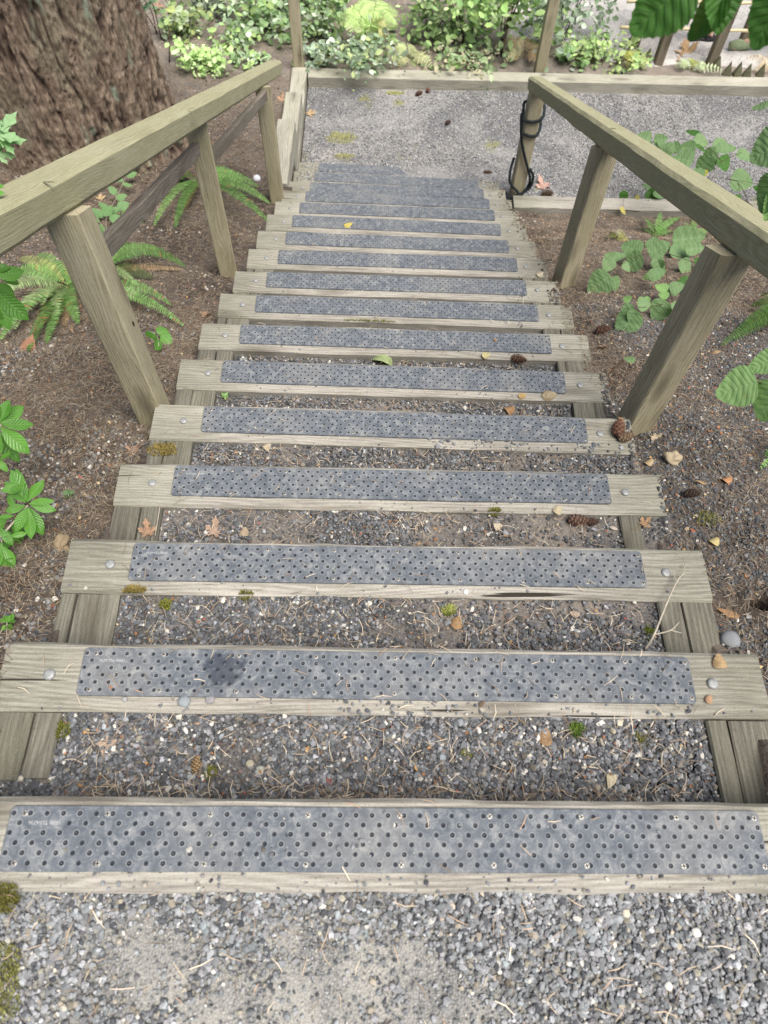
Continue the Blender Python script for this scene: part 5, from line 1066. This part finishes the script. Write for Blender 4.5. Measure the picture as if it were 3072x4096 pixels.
# ------------------------------------------------------------------ ferns
def frond(mb, root, tip, arch, Lm, col, n=30, seed=0, tipw=.12, droopy=.12, pin_w=.0065, basebare=.12, up=(0, 0, 1), fwd=.28, double=False):
    R = random.Random(seed); root = Vector(root); tip = Vector(tip); mid = root.lerp(tip, .5)+Vector((0, 0, arch)); P = []
    for i in range(n+1):
        t = i/n; P.append(root*(1-t)**2+mid*2*t*(1-t)+tip*t*t)
    tube(mb, P, [.0022*(1-.8*i/n) for i in range(n+1)], 4, np.array(col)*.75+np.array([.05, .02, 0]))
    m = n*2 if not double else n
    for i in range(int(m*basebare), m):
        t = i/m; j = min(n-1, int(t*n)); f = t*n-j; p = P[j].lerp(P[j+1], f); tg = (P[j+1]-P[j]).normalized(); side = tg.cross(Vector(up)).normalized(); nn = side.cross(tg).normalized()
        sp = (P[j+1]-P[j]).length*n/m; prof = min(1, (t-basebare*.6)/.22)*(1-t)**.55+.02; ln = Lm*prof*(.88+.24*R.random())
        for s in (-1, 1):
            d = (side*s+tg*fwd+nn*(.10-.25*R.random())).normalized(); w = tg*(sp*.44 if not double else sp*.25); q = p+tg*(.002*R.random())
            e = q+d*ln-nn*ln*droopy*1.4; m1 = q+d*ln*.55-nn*ln*droopy*.3; k_ = .7+.6*R.random(); cc = np.array(col)*k_
            if R.random() < .012: cc = np.array([.45, .28, .10])
            if not double:
                mb.add([q-w*.6, q+w*.6, m1+w*.75, m1-w*.75, e], [(0, 1, 2, 3), (3, 2, 4)] if s > 0 else [(0, 3, 2, 1), (3, 4, 2)], cc)
            else:
                kk = 9
                for z in range(kk):
                    tz_ = (z+.5)/kk; c0 = q.lerp(e, tz_); l2 = ln*.20*(1-tz_)**.7+.003
                    for s2 in (-1, 1):
                        d2 = (tg*s2+d*.5).normalized(); w2 = d*(ln/kk*.85); mb.add([c0-w2*.5, c0+w2*.5, c0+d2*l2+w2*.2, c0+d2*l2-w2*.2], [(0, 1, 2, 3)], cc*(.85+.3*R.random()))
def fern(label, croot, fronds, Lm, col, n=30, group='ferns growing around the steps', double=False, pin_w=.0065, arch=.10, name='fern', cat='fern'):
    n = int(n*.70) if not double else int(n*.75); root = hit(*croot); e = empty(name, root, label, cat, group)
    for i, f in enumerate(fronds):
        u, v = f[:2]; lf = f[2] if len(f) > 2 else .05; ar = f[3] if len(f) > 3 else arch; cc = f[4] if len(f) > 4 else col; mb = MB()
        frond(mb, root+Vector((.01*math.sin(i), .01*math.cos(i), .01)), hit(u, v, lf), ar, Lm*(f[5] if len(f) > 5 else 1), cc, n, int(u*3+v), pin_w=pin_w, double=double, up=(.12*math.sin(i*2), -.3, 1)); mb.build('frond', M['fern'], e)
    return e
SG, SG2, SP, SD = (.13, .30, .07), (.20, .40, .11), (.36, .50, .22), (.055, .13, .02)
fern('sword fern fanning out behind the middle left post', (432, 392), [(332, 488, .10, .16, SG2), (378, 492, .10, .14, SG), (350, 425, .10, .18, (.10, .17, .04)), (356, 398, .10, .18, (.12, .2, .05)), (580, 478, .08, .16, SG), (584, 440, .05, .16, SG2), (560, 405, .05, .16, SG2), (520, 384, .05, .14, SG2), (470, 380, .1, .12, SG), (400, 452, .05, .08, (.36, .26, .12))], .060, SG, 38)
fern('sword fern with arching pale fronds behind the near left post, tipped with rusty leaflets', (232, 588), [(402, 576, .06, .24, SG), (398, 582, .03, .03, (.48, .34, .20), .5), (285, 528, .1, .14, SG2), (352, 540, .12, .16, (.30, .42, .17)), (268, 640, .08, .10, (.10, .18, .05)), (300, 618, .04, .08, SP, .6), (255, 545, .1, .12, SP), (330, 600, .03, .05, (.09, .13, .04))], .062, SG, 40)
fern('pale tangled sword fern at the left edge, below the handrail', (150, 625), [(20, 600, .08, .14, SG2), (80, 552, .1, .14, SG2), (0, 640, .1, .14, SP), (0, 735, .06, .14, SG2), (30, 712, .06, .14, SP), (120, 700, .06, .1, SP), (60, 760, .02, .08, SG), (160, 560, .1, .12, (.34, .42, .14)), (40, 560, .1, .12, (.38, .44, .16)), (90, 660, .1, .12, SP), (190, 590, .1, .10, SG2), (170, 700, .04, .1, SG2), (215, 650, .06, .10, SG), (75, 720, .03, .05, (.44, .27, .15)), (140, 705, .02, .04, (.42, .30, .18)), (100, 742, .03, .06, SG2)], .058, SG2, 34)
fern('drooping fern frond crossing the soil right of the near left post', (225, 650), [(398, 705, .02, .18, SG2, .75), (372, 660, .05, .2, SG2, .8), (330, 668, .08, .16, SP, .8), (262, 715, .04, .1, SG)], .055, SG2, 36)
fern('dark sword fern at the right edge, below the handrail', (1700, 690), [(1556, 748, .06, .2, SD), (1600, 705, .08, .2, SD), (1620, 662, .1, .16, (.12, .25, .04)), (1585, 735, .02, .15, (.07, .14, .03)), (1640, 640, .1, .16, (.13, .27, .05))], .055, SD, 36)
fern('thin fern tip reaching in from the right edge beside the fourth step', (1720, 960), [(1642, 1012, .03, .1, SG2, .7), (1650, 985, .05, .1, SG, .7)], .05, SG2, 26)
fern('young upright green fern on soil beyond the right middle post', (1412, 512), [(1392, 470, .12, .05, SG2), (1428, 458, .14, .05, SG2), (1440, 480, .12, .05, SP), (1452, 500, .1, .06, SG), (1385, 495, .1, .05, SG), (1470, 470, .1, .08, SG2)], .045, SG2, 22)
fern('feathery fern under the right handrail', (1490, 515), [(1450, 500, .1, .06, SG2), (1500, 470, .12, .06, SG2), (1530, 500, .1, .06, SG2), (1478, 480, .12, .06, SP), (1516, 535, .05, .05, SG2)], .045, SG2, 22)
fern('yellowish curled little fern on soil between right posts', (1330, 520), [(1308, 512, .05, .04, (.22, .24, .06)), (1350, 505, .05, .05, (.35, .36, .15)), (1340, 495, .06, .04, (.5, .5, .3)), (1318, 500, .05, .04, (.2, .22, .06)), (1358, 518, .03, .03, (.3, .3, .1))], .04, (.25, .28, .08), 16)
fern('small dark fern by the right edge of the landing beam', (1590, 478), [(1560, 462, .08, .08, SG), (1612, 450, .08, .06, SG), (1575, 440, .1, .06, (.3, .35, .1)), (1620, 485, .04, .06, (.25, .3, .06)), (1600, 500, .03, .06, SG), (1560, 490, .03, .06, SG)], .04, SG, 20)
PB = (.54, .72, .30)
fern('tall pale bracken arching behind the landing', (800, 118), [(715, 92, .12, .55, PB), (740, 60, .3, .5, PB), (760, 20, .5, .4, PB), (820, 12, .5, .4, PB), (868, 70, .15, .5, PB), (862, 30, .4, .4, (.45, .6, .25)), (800, 75, .4, .3, PB), (835, 92, .25, .35, (.60, .60, .30)), (770, 88, .25, .35, PB)], .16, PB, 22, 'bracken and ferns behind the landing', True)
fern('low yellow green fern leaning toward the landing beam', (880, 128), [(936, 148, .03, .12, (.60, .64, .34)), (852, 112, .1, .12, (.55, .64, .33)), (900, 112, .12, .12, (.58, .64, .36)), (862, 146, .03, .1, (.6, .62, .32))], .09, PB, 18, 'bracken and ferns behind the landing', True)
fern('withered tan bracken in front of the green shrubs', (1130, 128), [(1070, 104, .1, .2, (.62, .49, .33)), (1100, 98, .1, .2, (.66, .54, .36)), (1155, 104, .1, .2, (.60, .46, .30)), (1165, 140, .05, .15, (.56, .40, .25)), (1085, 135, .05, .15, (.64, .62, .38)), (1110, 118, .1, .15, (.66, .62, .42))], .10, (.6, .5, .3), 18, 'bracken and ferns behind the landing', True)
fern('yellow weedy fern in front of the pointed stakes', (1372, 146), [(1340, 118, .15, .1, (.45, .48, .12)), (1372, 108, .2, .08, (.38, .42, .10)), (1396, 126, .12, .1, (.5, .6, .25)), (1350, 145, .04, .1, (.5, .55, .2)), (1400, 148, .04, .1, (.42, .5, .2))], .08, PB, 14, 'bracken and ferns behind the landing', True)
fern('pale green weed among the pointed stakes', (1490, 155), [(1455, 145, .06, .1, (.5, .62, .35)), (1500, 132, .1, .08, (.4, .45, .12)), (1530, 150, .05, .1, (.55, .66, .4)), (1570, 160, .03, .1, (.6, .7, .45)), (1480, 128, .1, .08, (.6, .7, .5))], .07, PB, 14, 'bracken and ferns behind the landing', True)
fern('withered tan frond at the far right end of the landing beam', (1660, 160), [(1606, 130, .1, .15, (.66, .52, .32)), (1625, 156, .03, .1, (.6, .48, .3)), (1645, 120, .1, .1, (.64, .5, .3))], .06, PB, 14, 'bracken and ferns behind the landing', True)

# ------------------------------------------------------------------ leafy shrubs beyond the landing
def shrub(label, u, v, ru, hgt, n, leaf, cols, stems=5, name='shrub', cat='shrub', group='shrubs beyond the landing', flatten=1.0, seed=0, lean=(0, 0), depth=1.0):
    p = hit(u, v); dd = (p-Vector(CAM)).length; rx = ru*dd/1561; R = np.random.RandomState(seed+int(u)); e = empty(name, p, label, cat, group)
    n = int(n*.78); ncl = max(4, n//22); cc = R.randn(ncl, 3)*np.array([rx*.66, rx*.55*depth, hgt*.32])+np.array([0, 0, hgt*.55]); cc[:, 2] = np.clip(cc[:, 2], .03, hgt)
    ci = R.randint(ncl, size=n); P = cc[ci]+R.randn(n, 3)*np.array([rx*.30, rx*.28, hgt*.17]); P[:, 2] = np.abs(P[:, 2])+.01; P[:, 0] += lean[0]*P[:, 2]; P[:, 1] += lean[1]*P[:, 2]; P = P+np.array(p)[None]
    a = R.rand(n)*2*PI; nz = .5+.6*R.rand(n); N_ = np.stack([R.randn(n)*.45, R.randn(n)*.45-.25, nz], -1); N_ /= np.linalg.norm(N_, axis=1)[:, None]
    d = np.stack([np.cos(a), np.sin(a), -.25*R.rand(n)], -1); d -= N_*(d*N_).sum(1)[:, None]; d /= np.linalg.norm(d, axis=1)[:, None]; s = np.cross(N_, d)
    L_ = (leaf*(.55+1.0*R.rand(n)**1.5))[:, None]; W = L_*.34
    A = P-d*L_*.5; B1 = P-d*L_*.2+s*W*.85; B2 = P-d*L_*.2-s*W*.85; C1 = P+d*L_*.18+s*W*.8; C2 = P+d*L_*.18-s*W*.8; D_ = P+d*L_*.55-N_*L_*.1; Mm = P-N_*L_*.05
    V = np.stack([A, B1, C1, D_, C2, B2, Mm], 1).reshape(-1, 3); b = (np.arange(n)*7)[:, None]
    F = np.concatenate([b+np.array([[0, 6, 3, 2]])*0+np.array([[0, 6, 2, 1]]), b+np.array([[6, 3, 2, 2]])*0+np.array([[0, 5, 4, 6]])]); F3 = np.concatenate([b+np.array([[6, 3, 2]]), b+np.array([[6, 4, 3]])])
    Fl = [tuple(f) for f in F]+[tuple(f) for f in F3]
    cols = np.array(cols); c = (cols[R.randint(len(cols), size=n)]*.82+.10)*1.15*(.65+.6*R.rand(n, 1)); hfac = np.clip((P[:, 2]-p.z)/max(hgt, .01), 0, 1)[:, None]; c = c*(.72+.42*hfac)  # open, hazy light put into the leaf colour; lower leaves darker
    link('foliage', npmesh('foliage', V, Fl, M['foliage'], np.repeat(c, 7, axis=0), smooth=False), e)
    mb = MB()
    for i in range(stems):
        q = cc[i % ncl]; q = Vector((q[0]+lean[0]*q[2], q[1]+lean[1]*q[2], q[2])); tube(mb, spline([p+Vector((.03*math.sin(i*2), .03*math.cos(i*3), -.02)), p+q*.5+Vector((.02*math.sin(i), 0, .03)), p+q], 4), [.004]*8+[.002], 5, (.12, .08, .05))
    mb.build('stem', M['twigdark'], e); return e
G1 = [(.40, .56, .34), (.28, .48, .17), (.55, .66, .48), (.16, .30, .08), (.36, .54, .14)]; G2 = [(.26, .50, .08), (.40, .62, .14), (.15, .30, .06)]; G3 = [(.12, .22, .09), (.22, .36, .18), (.50, .60, .48), (.07, .13, .05)]; G4 = [(.45, .68, .22), (.58, .76, .36), (.34, .56, .14)]
shrub('pale round-leaved ground cover shrub left of the back post, widest of its patch', 585, 62, 62, .30, 1050, .055, G1, seed=1)
shrub('round-leaved shrub on the right side of the back post at the left end', 688, 80, 30, .42, 520, .058, G1, seed=2)
shrub('low shrub of mixed dark and pale leaves beneath the bracken', 770, 138, 62, .20, 700, .050, G3+[(.3, .38, .12)], seed=3)
shrub('yellowing leafy clump on soil right of the big trunk', 408, 70, 34, .22, 420, .055, [(.22, .34, .07), (.36, .44, .10), (.42, .52, .32), (.16, .27, .06)], seed=4)
shrub('bright fresh green clump on soil below the yellowing one', 440, 150, 34, .16, 460, .045, G4, seed=5)
shrub('dark fine-leaved tuft at the top edge beyond the trunk', 462, 24, 26, .18, 520, .035, [(.10, .16, .08), (.16, .22, .13), (.06, .10, .05)], seed=6)
shrub('leafy seedling with a few hanging leaves just right of the big trunk', 342, 78, 14, .42, 46, .075, [(.16, .34, .12), (.25, .42, .22)], 3, seed=7)
shrub('small mixed weeds between the far left shrubs', 505, 108, 40, .10, 320, .05, G1, seed=8)
shrub('tiny pale weeds around the far end of the left handrail', 560, 138, 22, .06, 90, .05, G1, seed=9)
shrub('fresh green vine maple bush at the middle of the back bed', 1005, 100, 84, .55, 720, .066, G2+G4+G4, 8, seed=10)
shrub('taller vine maple spray reaching the top edge', 1075, 118, 55, 1.05, 750, .062, G4+[(.2, .42, .1)], 8, seed=11)
shrub('darker leafy shrub between the bracken and the vine maple', 925, 84, 52, .50, 560, .055, [(.14, .27, .06), (.22, .38, .10), (.28, .38, .14)], seed=12)
shrub('variegated grey green shrub either side of the middle back post', 1212, 92, 62, .62, 820, .058, G3+[(.28, .40, .28)], 7, seed=13)
shrub('low dark leaves at the foot of the vine maple', 1000, 142, 60, .12, 420, .045, [(.14, .26, .07), (.3, .42, .2), (.45, .42, .25)], seed=14)
shrub('sprawling bright weeds right of the middle back post', 1302, 138, 44, .14, 420, .050, [(.30, .48, .12), (.42, .56, .18), (.2, .36, .08)], seed=15)
shrub('small green sprig at the foot of the middle back post', 1222, 136, 22, .14, 90, .05, [(.2, .38, .1)], seed=16)
shrub('pale leaves trailing by the landing beam under the bracken', 680, 134, 26, .10, 130, .06, [(.42, .54, .42), (.3, .44, .3)], seed=17)
shrub('leafy stem rising at the left of the back bed', 628, 20, 34, .5, 380, .055, G1, seed=18)
shrub('green leafy mass at the top edge left of the bracken', 700, 20, 34, .5, 420, .055, G3+G2, seed=19)
# big-leaf maple leaves at the left edge
def maple_branch():
    e = empty('maple_branch', atd(-60, 320, 2.6), 'pale maple leaves reaching in at the left edge in front of the trunk', 'branch')
    for i, (u, v, u1, v1, s) in enumerate(((-12, 288, 44, 246, 40), (0, 300, 60, 308, 44), (-8, 330, 34, 340, 40), (-14, 262, 24, 272, 34))):
        B = atd(u, v, 2.6); Tp = atd(u1, v1, 2.62); V, F, UV = maple_v(i+3, .12); L_ = (Tp-B).length; me = npmesh('leaf', np.array(V), F, M['maple'], uv=UV)
        Mx = frame(Tp-B, (0, -.35, 1), B); link('leaf', me, e, Mx @ Matrix.Diagonal((L_, L_, L_, 1)))
    stem_obj(e, [([atd(-60, 330, 2.62), atd(-30, 310, 2.61), atd(-10, 300, 2.6)], .004, .002)], 'twigpale')
maple_branch()

# ------------------------------------------------------------------ two walkers on the far path
def skin_body(name, verts, edges, radii, mat, parent, root=0, sub=1):
    me = bpy.data.meshes.new(name); me.from_pydata(verts, edges, []); o = bpy.data.objects.new(name, me); C.objects.link(o)
    sk = o.modifiers.new('skin', 'SKIN'); sk.use_smooth_shade = True
    for i, r in enumerate(radii): me.skin_vertices[0].data[i].radius = (r, r) if not hasattr(r, '__len__') else r
    me.skin_vertices[0].data[root].use_root = True
    s = o.modifiers.new('sub', 'SUBSURF'); s.levels = sub; s.render_levels = sub
    bpy.context.view_layer.update(); dg = bpy.context.evaluated_depsgraph_get(); m2 = bpy.data.meshes.new_from_object(o.evaluated_get(dg)); bpy.data.objects.remove(o)
    m2.materials.clear(); m2.materials.append(mat); m2.name = name
    for pl in m2.polygons: pl.use_smooth = True
    o = bpy.data.objects.new(name, m2); C.objects.link(o); o.parent = parent; return o
M['skin'] = flat('skin', (.52, .33, .25), .6, .3, 0, 0, .08, 20); M['jeans'] = flat('dark_blue_denim', (.018, .032, .085), .85, .2, 0, .3, .3, 120); M['shirt'] = flat('grey_shirt', (.35, .36, .38), .9, .1, 0, .2, .1, 40); M['sandal'] = flat('black_sandal', (.03, .03, .035), .7)
M['shoe'] = flat('pale_green_shoe', (.27, .33, .2), .8, .2, 0, .2, .2, 60); M['shorts'] = flat('dark_shorts', (.05, .05, .07), .9, .1, 0, .2, .2, 60); M['hair'] = flat('brown_hair', (.07, .04, .025), .7, .3, 0, .4, .4, 200)
def person(p, heading, stride, label, jeans=True, hgt=1.68):
    e = empty('person', p, label, 'person'); e.rotation_euler = (0, 0, heading); s = hgt/1.75
    V = [(0, 0, .95), (0, 0, 1.12), (0, 0, 1.33), (0, .0, 1.47), (0, .01, 1.56), (0, .03, 1.70), (.0, .02, 1.74)]; E = [(0, 1), (1, 2), (2, 3), (3, 4), (4, 5), (5, 6)]; R_ = [(.15, .11), (.13, .10), (.17, .11), (.065, .06), (.075, .085), (.075, .09), (.05, .06)]
    legs = []
    for sd_, st in ((1, stride), (-1, -stride)):
        i = len(V); hip = (.10*sd_, 0, .88); kn = (.10*sd_, st*.5+.05, .50); an = (.10*sd_, st-(.0 if st > 0 else .06), .09+(.05 if st < 0 else 0)); V += [hip, kn, an]; E += [(0, i), (i, i+1), (i+1, i+2)]; R_ += [.088, .058, .038]
        heel = (.10*sd_, an[1]-.03, .045+(.05 if st < 0 else 0)); ball = (.10*sd_, an[1]+.13, .035); V += [ball]; E += [(i+2, i+3)]; R_ += [(.042, .028)]
        for t_ in range(5):
            V.append((.10*sd_+(-.032+.016*t_)*sd_, ball[1]+.055-.007*t_, .022)); E.append((i+3, len(V)-1)); R_.append(.012-.001*t_)
        legs.append((hip, kn, an, ball))
        j = len(V); V += [(.20*sd_, 0, 1.40), (.25*sd_, -st*.25, 1.12), (.25*sd_, -st*.5+.04, .90), (.25*sd_, -st*.5+.08, .83)]; E += [(2, j), (j, j+1), (j+1, j+2), (j+2, j+3)]; R_ += [.052, .038, .027, (.04, .018)]
        for t_ in range(4): V.append((.25*sd_+(t_-1.5)*.018, -st*.5+.10+.004*t_, .745+.006*abs(t_-1.4))); E.append((j+3, len(V)-1)); R_.append(.0085)
        V.append((.25*sd_-.045*sd_, -st*.5+.11, .80)); E.append((j+3, len(V)-1)); R_.append(.010)
    V = [tuple(c*s for c in v) for v in V]; R_ = [tuple(q*s for q in r) if hasattr(r, '__len__') else r*s for r in R_]
    skin_body('body', V, E, R_, M['skin'], e)
    tv = []; te = []; tr = []
    tv.append((0, 0, .98)); tr.append((.165, .125))
    for hip, kn, an, ball in legs:
        i = len(tv); end = an if jeans else (kn[0], kn[1], kn[2]+.08); tv += [hip, kn] + ([an] if jeans else []); te += [(0, i), (i, i+1)] + ([(i+1, i+2)] if jeans else []); tr += [.102, .078 if jeans else .098] + ([.062] if jeans else [])
    skin_body('jeans' if jeans else 'shorts', [tuple(c*s for c in v) for v in tv], te, [tuple(q*s for q in r) if hasattr(r, '__len__') else r*s for r in tr], M['jeans' if jeans else 'shorts'], e)
    skin_body('shirt', [tuple(c*s for c in v) for v in ((0, 0, 1.0), (0, 0, 1.15), (0, 0, 1.34), (.20, 0, 1.40), (-.20, 0, 1.40), (.245, -stride*.2, 1.2), (-.245, stride*.2, 1.2), (0, 0, 1.45))], [(0, 1), (1, 2), (2, 3), (2, 4), (3, 5), (4, 6), (2, 7)], [(.17, .13), (.15, .12), (.185, .13), .065, .065, .06, .06, .075], M['shirt'], e)
    skin_body('hair', [tuple(c*s for c in v) for v in ((0, -.02, 1.72), (0, -.05, 1.62), (0, .02, 1.765))], [(0, 1), (0, 2)], [(.085, .085), (.075, .05), (.06, .06)], M['hair'], e)
    for sx in (-1, 1):
        mb = MB(); c = Vector((.028*sx, .112, 1.655))*s; tube(mb, [c+Vector((0, -.006, 0)), c+Vector((0, .006, 0))], .011, 10, (1, 1, 1)); mb.build('eye', M['sandal'], e).parent = e
    for hip, kn, an, ball in legs:
        mb = MB(); pts = [Vector((an[0], an[1]-.05, .014+(an[2]-.09)))*s, Vector((an[0], an[1]+.03, .012+(an[2]-.09)*.6))*s, Vector((ball[0], ball[1], .010))*s, Vector((ball[0], ball[1]+.075, .010))*s]
        if jeans: tube(mb, [q+Vector((0, 0, .03)) for q in pts], [.034, .042, .046, .032], 12); mt = 'shoe'
        else:
            for k_ in range(3):
                a, b = pts[k_], pts[k_+1]; w0, w1 = [.034, .040, .048, .036][k_:k_+2]; V2 = [a+Vector((-w0, 0, 0)), a+Vector((w0, 0, 0)), b+Vector((w1, 0, 0)), b+Vector((-w1, 0, 0))]; V2 += [q-Vector((0, 0, .016)) for q in V2]; mb.add(V2, [(0, 1, 2, 3), (4, 7, 6, 5), (0, 4, 5, 1), (1, 5, 6, 2), (2, 6, 7, 3), (3, 7, 4, 0)])
            arc = [pts[1].lerp(pts[2], .6)+Vector((.05*math.cos(g), 0, .052*math.sin(g)+.004)) for g in [PI*q/8 for q in range(9)]]; tube(mb, arc, .009, 6); arc = [Vector((an[0]+.045*math.cos(g), an[1]-.0+.0*g, an[2]-.03+.02*math.sin(g)))*s for g in [2*PI*q/10 for q in range(11)]]; tube(mb, arc, .007, 6); mt = 'sandal'
        o = mb.build('shoe' if jeans else 'sandal', M[mt], None); o.parent = e
    return e
pa = atz(1497, 84, .04); person((pa.x-.20, pa.y+.08, .035), math.radians(-80), .22, 'walker in open black sandals on the far path, mostly above the frame', False)
pb = atz(1606, 106, .04); person((pb.x+.34, pb.y-.02, .03), math.radians(100), .26, 'walker in dark blue jeans on the far path at the right edge', True, 1.75)
# ------------------------------------------------------------------ camera, light
cd = bpy.data.cameras.new('camera'); cam = bpy.data.objects.new('camera', cd); C.objects.link(cam)
cam.matrix_world = Matrix(((RT[0], -DN[0], -FW[0], 0), (RT[1], -DN[1], -FW[1], 0), (RT[2], -DN[2], -FW[2], CAM[2]), (0, 0, 0, 1)))
cd.sensor_fit = 'VERTICAL'; cd.sensor_height = 36.0; cd.lens = 36.0*FPX/4096; cd.clip_end = 500; cd.clip_start = .02
cd.dof.use_dof = True; cd.dof.focus_distance = 2.05; cd.dof.aperture_fstop = cd.lens/5.0
bpy.context.scene.camera = cam
w = bpy.data.worlds.new('World'); bpy.context.scene.world = w; w.use_nodes = True; nt = w.node_tree; bg = nt.nodes['Background']
sky = nt.nodes.new('ShaderNodeTexSky'); sky.sky_type = 'NISHITA'; sky.sun_disc = False
EL, AZ = math.radians(68), math.radians(135)
sky.sun_elevation = EL; sky.sun_rotation = AZ; sky.air_density = 1.0; sky.dust_density = 3.0; sky.ozone_density = 1.0
nt.links.new(sky.outputs[0], bg.inputs[0]); bg.inputs[1].default_value = .10
sd = bpy.data.lights.new('sun', 'SUN'); sd.energy = 6.2; sd.angle = math.radians(46); sd.color = (1.0, .945, .86)
so = bpy.data.objects.new('sun', sd); C.objects.link(so)
# direction towards the sun: rotation 0 is +Y, clockwise seen from above
dv = Vector((math.sin(AZ)*math.cos(EL), math.cos(AZ)*math.cos(EL), math.sin(EL))); so.rotation_euler = dv.to_track_quat('Z', 'Y').to_euler(); so.location = (0, 0, 6)
sc = bpy.context.scene; sc.view_settings.view_transform = 'Standard'; sc.view_settings.look = 'None'; sc.view_settings.exposure = 0; sc.view_settings.gamma = 1
sc.cycles.max_bounces = 6; sc.cycles.diffuse_bounces = 3; sc.cycles.glossy_bounces = 2; sc.cycles.transmission_bounces = 3
